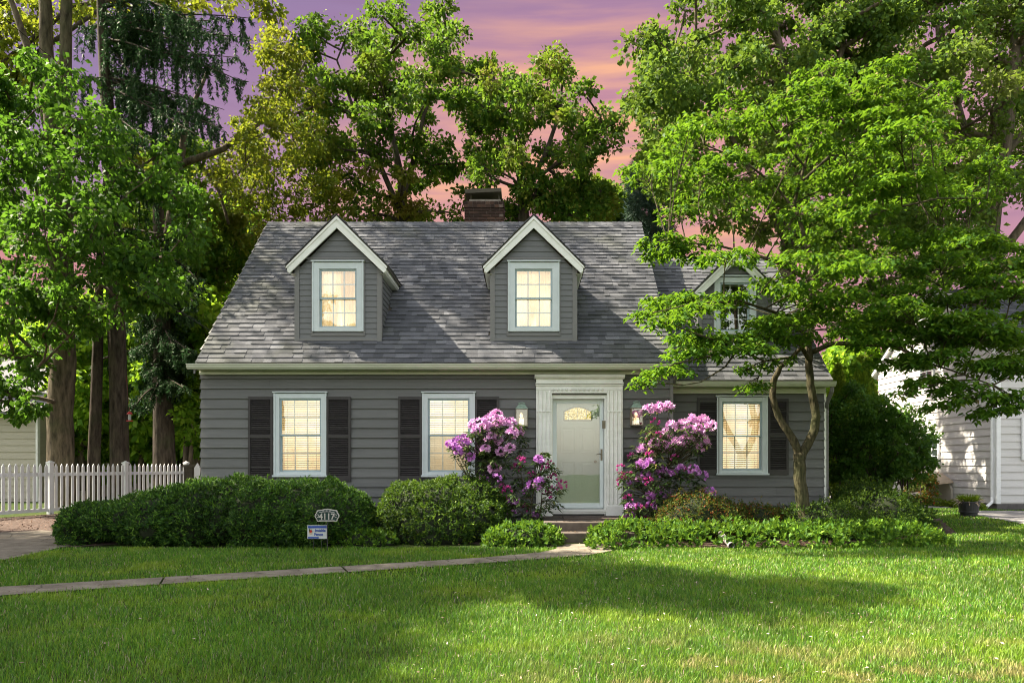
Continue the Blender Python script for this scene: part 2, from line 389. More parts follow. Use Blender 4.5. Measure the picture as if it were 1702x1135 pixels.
# ================================================================== THE GROUND
def sheet(name, pts, z, m, label=None):
    b = MB(); b.poly([(x, y, z) for x, y in pts]); o = b.build(name, m); return tag(o, kind='structure')
def lawnmat():
    m, t, out = mat('lawn soil'); g = t.add('ShaderNodeNewGeometry')
    n = t.noise(g.outputs['Position'], 0.5, 5); n2 = t.noise(g.outputs['Position'], 45, 4, 0.7)
    c = t.ramp(n, [(0.35, (0.035, 0.062, 0.012)), (0.65, (0.06, 0.075, 0.02))])
    c = t.mix(1.0, c, t.ramp(n2, [(0.3, 0.5), (0.7, 1.3)]), blend='MULTIPLY')
    p = principled(t, c, 1.0, 0, 0.1); t.link(bump(t, n2, 0.03, 0.8), p.inputs['Normal']); t.link(p.outputs[0], out.inputs[0]); return m
M['lawn'] = lawnmat()
sheet('ground', [(-400, -60), (400, -60), (400, 500), (-400, 500)], 0.0, 'lawn')
# poured concrete walk from the left edge of the picture to the steps
near = [(-9.5, 5.1), (-5.3, 6.95), (-3.9, 7.72), (-2.1, 8.62), (-0.6, 9.55), (0.5, 10.55), (0.72, 11.4), (0.70, 12.30)]
far = [(-9.9, 6.0), (-5.65, 7.86), (-4.0, 8.5), (-2.1, 9.45), (-1.0, 10.15), (-0.4, 10.75), (0.0, 11.3), (0.2, 12.30)]
near = [(-9.5, 5.3), (-5.3, 7.18), (-3.9, 7.95), (-2.1, 8.85), (-0.3, 9.78), (0.9, 10.5), (1.32, 11.05), (1.42, 12.02)]
far = [(-9.9, 5.9), (-5.6, 7.74), (-4.1, 8.46), (-2.3, 9.36), (-0.55, 10.25), (0.25, 10.85), (0.50, 11.3), (0.52, 12.02)]
path_poly = near+far[::-1]
b = MB()
for i in range(len(near)-1):
    for k in range(3):
        a0, a1 = k/3, (k+1)/3; g = 0.006
        q = lambda L, t: (L[i][0]+(L[i+1][0]-L[i][0])*t, L[i][1]+(L[i+1][1]-L[i][1])*t)
        n0, n1, f1, f0 = q(near, a0+(g if k == 0 else 0)), q(near, a1-(g if k == 2 else 0)), q(far, a1-(g if k == 2 else 0)), q(far, a0+(g if k == 0 else 0))
        b.poly([(*n0, .02), (*n1, .02), (*f1, .02), (*f0, .02)])
tag(b.build('walkway', 'concrete'), kind='structure')
left_drive = [(-18, 10.2), (-7.25, 10.35), (-6.6, 11.5), (-7.6, 14.8), (-9.2, 16.0), (-18, 15.6)]
left_drive = [(-14, 9.6), G(0, 933), G(40, 925), G(100, 911), (-7.2, 13.2), G(70, 882), G(0, 886), (-14, 14.3)]
sheet('driveway_patch', left_drive, 0.016, 'concrete')
left_mulch = [(-14, 14.3), G(0, 886), G(70, 882), (-7.2, 13.2), (-6.3, 22), (-10.6, 24.3), (-12.6, 18.2), (-14, 14.8)]
sheet('mulch_bed', left_mulch, 0.008, 'mulch')
left_bed = [G(20, 929), G(100, 911), G(285, 900), G(450, 897), G(605, 894), G(700, 898), G(830, 908), G(900, 906), (0.45, 11.8), (0.55, 12.1), (0.55, 14.3), (-7.4, 14.3), (-7.6, 12.6)]
sheet('flower_bed', left_bed, 0.012, 'mulch')
right_bed = [G(1015, 906), G(1100, 911), G(1215, 911), G(1400, 905), G(1540, 893), G(1592, 888), G(1560, 860), (9.5, 20.5), (6.0, 20.5), (6.0, 14.5), (1.35, 14.3), (1.35, 11.9)]
sheet('planting_bed', right_bed, 0.010, 'mulch')
right_drive = [G(1625, 856), G(1705, 871), G(1790, 890), (40, 13), (40, 21), (14, 21.2)]
right_drive = [G(1600, 849), G(1625, 857), G(1705, 872), (17.5, 14.6), (40, 14), (40, 20.8), (13.6, 20.8)]
sheet('driveway', right_drive, 0.014, 'asphalt')
behind_drive = [(8.5, 22), (13.2, 22), (12.4, 38), (7.0, 38)]
sheet('paved_strip', behind_drive, 0.014, 'asphalt')
left_bed_far = [(-7.4, 14.3), (0.6, 14.3)]

def grassmat():
    m, t, out = mat('grass blades'); g = t.add('ShaderNodeNewGeometry')
    c = t.ramp(g.outputs['Random Per Island'], [(0, (0.024, 0.095, 0.006)), (0.35, (0.066, 0.190, 0.010)), (0.7, (0.125, 0.275, 0.014)), (0.92, (0.25, 0.36, 0.022)), (0.955, (0.22, 0.22, 0.05)), (0.97, (0.40, 0.28, 0.24)), (1, (0.48, 0.36, 0.32))], 'CONSTANT' if False else 'LINEAR')
    n = t.noise(g.outputs['Position'], 0.9, 4, 0.6)
    # dry patches
    c = t.mix(t.ramp(n, [(0.50, 0), (0.66, 0.5)]), c, (0.27, 0.32, 0.020, 1))
    n3 = t.noise(g.outputs['Position'], 2.1, 3, 0.6)
    sx = t.add('ShaderNodeSeparateXYZ'); t.link(g.outputs['Position'], sx.inputs[0])
    nearf = t.math('MULTIPLY', t.math('MULTIPLY_ADD', sx.outputs[1], -0.5, 3.1, clamp=True), t.math('MULTIPLY_ADD', sx.outputs[0], 1.2, 0.4, clamp=True))
    c = t.mix(t.math('MULTIPLY', t.ramp(n3, [(0.48, 0), (0.60, 0.85)]), nearf), c, (0.40, 0.28, 0.13, 1))
    c = t.mix(1.0, c, t.ramp(t.noise(g.outputs['Position'], 0.45, 3), [(0.3, 0.65), (0.7, 1.3)]), blend='MULTIPLY')
    p = principled(t, c, 0.5, 0, 0.4)
    tr = t.add('ShaderNodeBsdfTranslucent'); t.link(t.mix(0.4, c, (0.26, 0.52, 0.04, 1)), tr.inputs[0])
    mx = t.add('ShaderNodeMixShader'); mx.inputs[0].default_value = 0.30
    t.link(p.outputs[0], mx.inputs[1]); t.link(tr.outputs[0], mx.inputs[2]); t.link(mx.outputs[0], out.inputs[0]); return m
M['grass'] = grassmat()
def grow_grass():
    xs, ys, bw = [], [], []
    for y0, y1, dens, wd in ((3.4, 6, 6500, .0038), (6, 8.5, 4200, .0050), (8.5, 11.5, 2300, .007), (11.5, 15, 1000, .011), (15, 24, 420, .016)):
        x0 = X(-120, y1)-2.6; x1 = min(X(1860, y1), 24)+2.8
        if y0 >= 11.5: x0 = 4.5 if y0 < 15 else 8.0
        n = int((x1-x0)*(y1-y0)*dens); x = rng.uniform(x0, x1, n); y = rng.uniform(y0, y1, n)
        k = (x > X(-150, y)-2.4) & (x < X(1850, y)+2.8)
        xs.append(x[k]); ys.append(y[k]); bw.append(np.full(k.sum(), wd))
    x = np.concatenate(xs); y = np.concatenate(ys); wd = np.concatenate(bw)
    # ragged edges: jitter position before testing against the paving
    jx = x+rng.normal(0, .035, len(x)); jy = y+rng.normal(0, .035, len(x))
    keep = ~in_poly(jx, jy, path_poly) & ~in_poly(jx, jy, left_drive) & ~in_poly(jx, jy, left_bed) & ~in_poly(jx, jy, right_bed) & ~in_poly(jx, jy, right_drive) & ~in_poly(x, y, left_mulch) & ~in_poly(x, y, behind_drive)
    keep &= ~((x > 13.6) & (y > 21)) & ~((y > 14) & (x < 6.2))
    thin = lumpy(x, y, 2.3)+lumpy(y, x, 6.1)*.6; keep &= rng.random(len(x)) < np.clip(0.93-0.28*(thin > .75), 0, 1)
    x, y, wd = x[keep], y[keep], wd[keep]; n = len(x)
    h = (0.032+0.020*rng.random(n)+0.009*lumpy(x, y, 3.0)+0.006*lumpy(x, y, 9.0))*rng.choice([0.7, 1, 1, 1.2], n)
    a = rng.uniform(0, 2*np.pi, n); lean = rng.uniform(0.15, 1.1, n)
    d = np.stack([np.cos(a), np.sin(a), np.zeros(n)], 1); s = np.stack([-np.sin(a), np.cos(a), np.zeros(n)], 1)
    tw = rng.uniform(-1, 1, n)[:, None]; s = unit(s+d*tw)
    c = np.stack([x, y, np.zeros(n)], 1); up = np.array([0, 0, 1.0]); H = h[:, None]; Wd = wd[:, None]; Lm = lean[:, None]
    v = np.stack([c-s*Wd*.5, c+s*Wd*.5, c+s*Wd*.42+up*H*.6+d*H*.25*Lm, c-s*Wd*.42+up*H*.6+d*H*.25*Lm, c+up*H*.95+d*H*.75*Lm], 1)
    o = np_mesh('grass', v.reshape(-1, 3), 5, 'grass', faces=[(0, 1, 2, 3), (3, 2, 4)])
    tag(o, kind='stuff'); print('blades', n)
grow_grass()

# ================================================================== THE HOUSE
house = thing('house', 'grey clapboard storey-and-a-half house with shingled roof, white door surround and lit windows', 'house', (-1.7, 14.2, 0))
WY = 14.2; LX, RX = -6.17, 2.82          # front wall plane and side walls
EY, EZ, RY, RZ = 13.85, 3.17, 17.8, 7.06 # eave and ridge of the main roof
SL = (RZ-EZ)/(RY-EY)
WWY = 14.7; WRX = 5.96                   # wing wall
WEY, WEZ, WRY, WRZ = 14.35, 2.90, 17.9, 6.28
WSL = (WRZ-WEZ)/(WRY-WEY)
def roofz(y): return EZ+(y-EY)*SL
def roofy(z): return EY+(z-EZ)/SL
def wroofy(z): return WEY+(z-WEZ)/WSL
def wroofz(y): return WEZ+(y-WEY)*WSL

def siding(b, f, z0, z1, expo, extents, holes=(), n_bot=0.038, n_top=0.0, joints=True):
    """lapped boards; f(u,n,z)->point; extents(z)->(u0,u1); holes = (u0,u1,z0,z1)"""
    z = z0
    while z < z1-1e-4:
        zt = min(z+expo, z1)
        br = sorted({z, zt, *[h for hh in holes for h in hh[2:4] if z < h < zt]})
        for a, c in zip(br[:-1], br[1:]):
            e0, e1 = extents(a), extents(c); mid = (a+c)/2
            if e0[1]-e0[0] < 0.02: continue
            cuts = [(h[0], h[1]) for h in holes if h[2] < mid < h[3]]
            segs = [(None, None)]
            spans = []; cur = None
            for h in sorted(cuts):
                spans.append((cur, h[0])); cur = h[1]
            spans.append((cur, None))
            fa = (a-z)/expo; fc = (c-z)/expo
            na = n_bot+(n_top-n_bot)*fa; nc = n_bot+(n_top-n_bot)*fc
            for s0, s1 in spans:
                ua, uc = (e0[0], e1[0]) if s0 is None else (s0, s0); va, vc = (e0[1], e1[1]) if s1 is None else (s1, s1)
                if va-ua < 0.005: continue
                vc = max(vc, uc)
                js = [0.0, 1.0]
                if joints and va-ua > 2.0:
                    rr_ = random.Random(int(z*1000)+int(ua*10)); k_ = rr_.uniform(.6, 2.6); js = [0.0]
                    while k_ < (va-ua)-.4: js.append(k_/(va-ua)); k_ += rr_.uniform(2.0, 3.4)
                    js.append(1.0)
                for q0, q1 in zip(js[:-1], js[1:]):
                    e_ = .0025/(va-ua) if len(js) > 2 else 0; q0 += e_; q1 -= e_
                    b.poly([f(ua+(va-ua)*q0, na, a), f(ua+(va-ua)*q1, na, a), f(uc+(vc-uc)*q1, nc, c), f(uc+(vc-uc)*q0, nc, c)])
                if a == z: b.poly([f(ua, 0.0, a), f(va, 0.0, a), f(va, na, a), f(ua, na, a)])
                b.poly([f(ua, 0.0, a), f(uc, 0.0, c), f(uc, nc, c), f(ua, na, a)]); b.poly([f(va, 0.0, a), f(vc, 0.0, c), f(vc, nc, c), f(va, na, a)])
        z = zt
def flatwall(b, f, z0, z1, extents, holes=(), n=0.0, step=0.3):
    zs = sorted({z0, z1, *[h for hh in holes for h in hh[2:4]], *np.arange(z0, z1, step)})
    for a, c in zip(zs[:-1], zs[1:]):
        e0, e1 = extents(a), extents(c); mid = (a+c)/2; cur = None; spans = []
        for h in sorted([(h[0], h[1]) for h in holes if h[2] < mid < h[3]]): spans.append((cur, h[0])); cur = h[1]
        spans.append((cur, None))
        for s0, s1 in spans:
            ua, uc = (e0[0], e1[0]) if s0 is None else (s0, s0); va, vc = (e0[1], e1[1]) if s1 is None else (s1, s1)
            if va-ua > .005: b.poly([f(ua, n, a), f(va, n, a), f(vc, n, c), f(uc, n, c)])

def shingle_slope(b, O, U, S, L, extents, skip=None, expo=0.143, seed=1):
    """rows of individual shingles; O eave corner, U along the eave, S up the slope"""
    r = random.Random(seed); O = Vector(O); U = Vector(U).normalized(); S = Vector(S).normalized(); N = U.cross(S)
    if N.z < 0: N = -N
    n = int(math.ceil(L/expo)); pt = lambda u, s, h: O+U*u+S*s+N*h
    for i in range(n):
        s0 = i*expo; s1 = min(s0+expo+0.035, L+0.01); e0, e1 = extents(s0); e1b = extents(min(s1, L))
        u = e0-r.uniform(0, .3)
        while u < e1:
            wd = r.choice((0.11, 0.15, 0.19, 0.23, 0.27)); a, c = max(u, e0), min(u+wd, e1); u += wd
            if c-a < 0.02: continue
            if skip and skip((a+c)/2, s0+expo/2): continue
            t = 0.027 if r.random() < .6 else 0.017; dz = 0.0 if t > .015 else 0.012
            sa = s0-r.uniform(0, .006); a2, c2 = max(a, min(e1b[0], c)), min(c, max(e1b[1], a))
            b.poly([pt(a, sa, t), pt(c, sa, t), pt(c2, s1, 0.003), pt(a2, s1, 0.003)])
            b.poly([pt(a, sa, 0), pt(c, sa, 0), pt(c, sa, t), pt(a, sa, t)])
            b.poly([pt(a, sa, 0), pt(a, sa, t), pt(a2, s1, 0.003)]); b.poly([pt(c, sa, 0), pt(c2, s1, 0.003), pt(c, sa, t)])
def slope_len(y0, z0, y1, z1): return math.hypot(y1-y0, z1-z0)

# ---- windows
def window(parent, cx, Yw, z0, z1, wd, style='blind', cas=0.095, cap=True, sill=True, label=None, name='window', lit=True, nm=3):
    """double hung window whose casing spans wd x (z1-z0); children: sash, muntins, glass, blind or curtain, room"""
    x0, x1 = cx-wd/2, cx+wd/2; b = MB()
    yf, yb = Yw-0.050, Yw-0.012
    b.box(x0, x0+cas, yf, Yw+.12, z0, z1); b.box(x1-cas, x1, yf, Yw+.12, z0, z1)
    b.box(x0+cas, x1-cas, yf+.002, Yw+.12, z1-cas, z1-.002); b.box(x0+cas, x1-cas, yf+.002, Yw+.12, z0+.002, z0+cas*.65)
    # raised outer bead
    b.box(x0-.012, x0+.02, yf-.014, yb, z0, z1+.01); b.box(x1-.02, x1+.012, yf-.014, yb, z0, z1+.01)
    if cap: b.box(x0-.03, x1+.03, yf-.035, yb, z1+.01, z1+.035)
    if sill: b.box(x0-.03, x1+.03, yf-.05, yb, z0-.035, z0)
    wn = b.build(name, 'casing', parent, bevel=0.003)
    if label: wn['label'] = label
    gx0, gx1 = x0+cas, x1-cas; gz0, gz1 = z0+cas*.65, z1-cas; zm = (gz0+gz1)/2
    for k, (a, c, y) in enumerate(((zm-.018, gz1, Yw-.012), (gz0, zm+.018, Yw+.026))):
        s = MB(); t = .034
        s.box(gx0, gx0+t, y, y+.03, a, c); s.box(gx1-t, gx1, y, y+.03, a, c)
        s.box(gx0+t, gx1-t, y+.001, y+.029, c-t, c); s.box(gx0+t, gx1-t, y+.001, y+.029, a, a+t)
        s.build('sash', 'sash', wn, bevel=0.002)
        g = MB(); g.box(gx0+t, gx1-t, y+.012, y+.016, a+t, c-t); g.build('glass', 'glass', wn)
        m = MB(); ww = .023
        for i in range(1, nm):
            xx = gx0+t+(gx1-gx0-2*t)*i/nm; m.box(xx-ww/2, xx+ww/2, y+.018, y+.028, a+t, c-t)
        m.box(gx0+t, gx1-t, y+.0185, y+.0275, (a+c)/2-ww/2, (a+c)/2+ww/2)
        m.build('muntins', 'muntin', wn)
    rm = MB(); ry = Yw+.34
    rm.box(gx0-.02, gx1+.02, ry, ry+.02, gz0-.02, gz1+.02); rm.build('room', 'room' if lit else 'room_dim', wn)
    rb = MB()
    rb.box(gx0-.04, gx0-.02, Yw+.12, ry, gz0-.02, gz1+.02); rb.box(gx1+.02, gx1+.04, Yw+.12, ry, gz0-.02, gz1+.02)
    rb.box(gx0-.02, gx1+.02, Yw+.12, ry, gz1, gz1+.02); rb.box(gx0-.02, gx1+.02, Yw+.12, ry, gz0-.02, gz0)
    rb.build('reveal', 'cream', wn)
    if style.startswith('blind'):
        s = MB(); z = gz1-.03; i = 0
        tilt = {'blind': (.010, .010), 'blind_half': (.010, .019)}[style]
        while z > gz0+.01:
            h = tilt[0] if z > zm else tilt[1]; y = Yw+.105
            s.hexa([(gx0+.01, y-.02, z-h), (gx1-.01, y-.02, z-h), (gx1-.01, y+.02, z+h), (gx0+.01, y+.02, z+h),
                    (gx0+.01, y-.02, z-h+.003), (gx1-.01, y-.02, z-h+.003), (gx1-.01, y+.02, z+h+.003), (gx0+.01, y+.02, z+h+.003)])
            z -= .043
        for xx in (gx0+.12, gx1-.12): s.box(xx-.004, xx+.004, Yw+.083, Yw+.086, gz0, gz1)
        s.box(gx0+.005, gx1-.005, Yw+.085, Yw+.125, gz1-.03, gz1-.001)
        s.build('blind', 'slat', wn)
    elif style == 'curtain':
        for sgn in (-1, 1):
            s = MB(); n = 34; w2 = (gx1-gx0)/2-.004
            for row in range(8):
                for i in range(n):
                    q = []
                    for (ii, rr) in ((i, row), (i+1, row), (i+1, row+1), (i, row+1)):
                        t = ii/n; zz = gz1-(gz1-gz0)*rr/8
                        open_ = 1-0.16*max(0, min(1, (rr-3)/5))*1.0
                        xx = (gx0+.003 if sgn < 0 else gx1-.003) - sgn*t*w2*open_
                        q.append((xx, Yw+.12+.012*math.sin(t*34+rr*.2)+.004*math.sin(t*90), zz))
                    s.poly(q)
            s.build('curtain', 'sheer', wn, smooth=True)
    return wn
def sheermat():
    m, t, out = mat('sheer curtain'); d = t.add('ShaderNodeBsdfDiffuse'); d.inputs[0].default_value = (.75, .66, .55, 1)
    tr = t.add('ShaderNodeBsdfTranslucent'); tr.inputs[0].default_value = (.95, .86, .72, 1); tp = t.add('ShaderNodeBsdfTransparent')
    a = t.add('ShaderNodeMixShader'); a.inputs[0].default_value = .75; t.link(d.outputs[0], a.inputs[1]); t.link(tr.outputs[0], a.inputs[2])
    c = t.add('ShaderNodeMixShader'); c.inputs[0].default_value = .35; t.link(a.outputs[0], c.inputs[1]); t.link(tp.outputs[0], c.inputs[2])
    t.link(c.outputs[0], out.inputs[0]); return m
M['sheer'] = sheermat()

def shutter(parent, x0, x1, Yw, z0, z1):
    b = MB(); y0, y1 = Yw-.062, Yw-.026; st = .045; rails = [z0+.10, (z0+z1)/2+.0, z1]
    b.box(x0, x0+st, y0, y1, z0, z1); b.box(x1-st, x1, y0, y1, z0, z1)
    zm = z0+(z1-z0)*.53
    for a, c in ((z0+.001, z0+.10), (zm-.032, zm+.032), (z1-.055, z1-.001)): b.box(x0+st, x1-st, y0+.002, y1-.002, a, c)
    for a, c in ((z0+.10, zm-.032), (zm+.032, z1-.055)):
        z = a+.012
        while z < c-.004:
            b.hexa([(x0+st, y0+.006, z-.013), (x1-st, y0+.006, z-.013), (x1-st, y1-.004, z+.013), (x0+st, y1-.004, z+.013),
                    (x0+st, y0+.006, z-.006), (x1-st, y0+.006, z-.006), (x1-st, y1-.004, z+.020), (x0+st, y1-.004, z+.020)]); z += .036
    return b.build('shutter', 'shutter', parent, bevel=0)

W1 = (X(500, WY), 1.10, 2.66, 0.985); W2 = (X(746, WY), 1.10, 2.66, 0.985)
W3 = (X(1232.5, WWY), 1.13, 2.635, 0.985)
hole = lambda w: (w[0]-w[3]/2+.06, w[0]+w[3]/2-.06, w[1]+.06, w[2]-.06)
DX0, DX1, DZ0, DZ1 = X(917, WY), X(1008, WY), 0.33, 2.63      # door opening
main_f = lambda u, n, z: (u, WY-n, z)
b = MB()
siding(b, main_f, 0.12, 3.03, 0.188, lambda z: (LX, RX), [hole(W1), hole(W2), (DX0-.02, DX1+.02, 0, DZ1)])
flatwall(b, main_f, 0.0, 3.3, lambda z: (LX, RX), [hole(W1), hole(W2), (DX0-.02, DX1+.02, 0, DZ1)], n=-.001)
# left gable and right gable (side walls up to the roof)
back = RY+(RZ-EZ)/SL-.35
gable = lambda z: (WY if z < roofz(WY)-.02 else roofy(z)+.02, back if z < roofz(WY) else 2*RY-roofy(z))
gf = lambda u, n, z: (LX-n, u, z); siding(b, gf, 0.12, RZ-.05, 0.188, gable)
flatwall(b, gf, 0, RZ-.05, gable, n=-.001)
gr = lambda u, n, z: (RX+n, u, z); siding(b, gr, 0.12, RZ-.05, 0.188, gable)
flatwall(b, gr, 0, RZ-.05, gable, n=-.001)
b.poly([(LX, back, 0), (RX, back, 0), (RX, back, 3.3), (LX, back, 3.3)])
b.build('wall', 'siding', house)
b = MB(); wf = lambda u, n, z: (u, WWY-n, z)
siding(b, wf, 0.12, 2.72, 0.186, lambda z: (RX+.02, WRX), [hole(W3)]); flatwall(b, wf, 0, 3.0, lambda z: (RX+.02, WRX), [hole(W3)], n=-.001)
wback = 2*WRY-WWY; wg = lambda z: (WWY if z < wroofz(WWY)-.02 else wroofy(z)+.02, wback if z < wroofz(WWY) else 2*WRY-wroofy(z))
wr = lambda u, n, z: (WRX+n, u, z); siding(b, wr, 0.12, WRZ-.05, 0.186, wg); flatwall(b, wr, 0, WRZ-.05, wg, n=-.001)
b.poly([(RX, wback, 0), (WRX, wback, 0), (WRX, wback, 3), (RX, wback, 3)])
b.build('wing_wall', 'siding', house)
# corner boards
b = MB(); b.box(RX-.02, RX+.045, WY-.032, WY+.1, 0.1, 2.95); b.build('corner_board', 'trim_grey', house)
b = MB(); b.box(WRX-.005, WRX+.035, WWY-.028, WWY+.08, 0.1, 2.72); b.build('corner_board', 'white', house)
# ---- main roof
DORM = [(X(562.5, 14.35), 14.35, 0.83, 3.70), (X(887, 14.35), 14.35, 0.83, 3.70)]     # centre x, front y, half width, foot z
WDORM = (X(1221, 15.4), 15.4, 0.76, 3.88)
SLL = slope_len(EY, EZ, RY, RZ); sv = Vector((0, RY-EY, RZ-EZ)).normalized()
def skip_main(u, s):
    x = -6.13+u; y = EY+sv.y*s
    return any(abs(x-d[0]) < d[2]-.06 and y > d[1]+.03 and roofz(y) < 5.0+.0*x for d in DORM)
b = MB()
shingle_slope(b, (-6.13, EY, EZ+.03), (1, 0, 0), sv, SLL, lambda s: (0, 2.83+6.13), skip_main, seed=3)
bs = Vector((0, -(RY-EY), RZ-EZ)).normalized()
shingle_slope(b, (-6.13, 2*RY-EY, EZ+.03), (1, 0, 0), bs, SLL, lambda s: (0, 2.83+6.13), seed=4, expo=.28)
# ridge caps
x = -6.13; r_ = random.Random(6)
while x < 2.80:
    x2 = min(x+.16, 2.84); h = .035+r_.uniform(0, .006)
    for sg in (-1, 1): b.poly([(x, RY, RZ+h+.03), (x2, RY, RZ+h+.022), (x2, RY+sg*.15, RZ-.15*SL+h+.02), (x, RY+sg*.15, RZ-.15*SL+h+.03)])
    x = x2-.02
roof = b.build('roof', 'shingle', house)
b = MB()       # deck and rake edges
def deck(b, x0, x1, ey, ez, ry, rz, doms, th=.10):
    sl = (rz-ez)/(ry-ey); ys = sorted({ey, ry, *[v for d in doms for v in (d[1]+.05, d[1]+1.35)]})
    for y0, y1 in zip(ys[:-1], ys[1:]):
        xs = [x0]
        for d in sorted(doms):
            if d[1]+.01 < (y0+y1)/2 < d[1]+1.35: xs += [d[0]-d[2]+.05, d[0]+d[2]-.05]
        xs.append(x1)
        for a, c in zip(xs[::2], xs[1::2]):
            z0, z1 = ez+(y0-ey)*sl, ez+(y1-ey)*sl
            b.hexa([(a, y0, z0-th+.028), (c, y0, z0-th+.028), (c, y1, z1-th+.028), (a, y1, z1-th+.028), (a, y0, z0+.028), (c, y0, z0+.028), (c, y1, z1+.028), (a, y1, z1+.028)])
    yb = 2*ry-ey
    b.hexa([(x0, ry, rz-th+.028), (x1, ry, rz-th+.028), (x1, yb, ez-th+.028), (x0, yb, ez-th+.028), (x0, ry, rz+.028), (x1, ry, rz+.028), (x1, yb, ez+.028), (x0, yb, ez+.028)])
deck(b, -6.115, 2.815, EY+.01, EZ+.01, RY, RZ, DORM); b.build('roof_deck', 'wood_dark', roof)
# rake boards
for xx in (-6.165, 2.825):
    b = MB()
    for y0, z0, y1, z1 in ((EY, EZ, RY, RZ), (2*RY-EY, EZ, RY, RZ)):
        b.prism([(xx, y0, z0-.17), (xx, y1, z1-.17), (xx, y1, z1-.06), (xx, y0, z0-.06)], (.03, 0, 0))
    b.build('rake_board', 'trim_grey', house)
# eave: frieze, soffit, gutter
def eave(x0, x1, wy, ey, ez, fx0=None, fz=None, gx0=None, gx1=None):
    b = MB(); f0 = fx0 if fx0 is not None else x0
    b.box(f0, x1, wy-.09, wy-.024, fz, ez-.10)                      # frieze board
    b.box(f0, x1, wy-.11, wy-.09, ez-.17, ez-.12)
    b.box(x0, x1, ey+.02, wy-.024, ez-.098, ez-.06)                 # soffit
    b.build('frieze', 'grasslit_white', house, bevel=.004)
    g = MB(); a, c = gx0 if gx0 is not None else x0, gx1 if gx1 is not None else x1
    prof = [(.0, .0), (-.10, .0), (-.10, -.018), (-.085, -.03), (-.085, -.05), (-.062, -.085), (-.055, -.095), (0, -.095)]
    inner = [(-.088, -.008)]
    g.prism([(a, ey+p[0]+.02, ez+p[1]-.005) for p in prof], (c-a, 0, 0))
    g.build('gutter', 'grasslit_white', house)
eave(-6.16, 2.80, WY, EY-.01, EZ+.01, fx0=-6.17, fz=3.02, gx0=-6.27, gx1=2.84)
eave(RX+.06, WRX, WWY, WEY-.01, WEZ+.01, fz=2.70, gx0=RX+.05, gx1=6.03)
# ---- wing roof
WSLL = slope_len(WEY, WEZ, WRY, WRZ); wsv = Vector((0, WRY-WEY, WRZ-WEZ)).normalized(); wx0 = RX-.02
def skip_w(u, s):
    x = wx0+u; y = WEY+wsv.y*s; d = WDORM
    return abs(x-d[0]) < d[2]-.06 and y > d[1]+.03 and wroofz(y) < 4.8
b = MB(); shingle_slope(b, (wx0, WEY, WEZ+.03), (1, 0, 0), wsv, WSLL, lambda s: (0.02, WRX+.03-wx0), skip_w, seed=9)
wbs = Vector((0, -wsv.y, wsv.z)); shingle_slope(b, (wx0, 2*WRY-WEY, WEZ+.03), (1, 0, 0), wbs, WSLL, lambda s: (0.02, WRX+.03-wx0), seed=10, expo=.28)
wroof = b.build('wing_roof', 'shingle', house)
b = MB(); deck(b, RX+.04, WRX+.015, WEY+.01, WEZ+.01, WRY, WRZ, [WDORM]); b.build('roof_deck', 'wood_dark', wroof)
b = MB(); b.prism([(WRX+.02, WEY, WEZ-.15), (WRX+.02, WRY, WRZ-.15), (WRX+.02, WRY, WRZ-.06), (WRX+.02, WEY, WEZ-.06)], (.012, 0, 0)); b.build('rake_board', 'trim_grey', house)

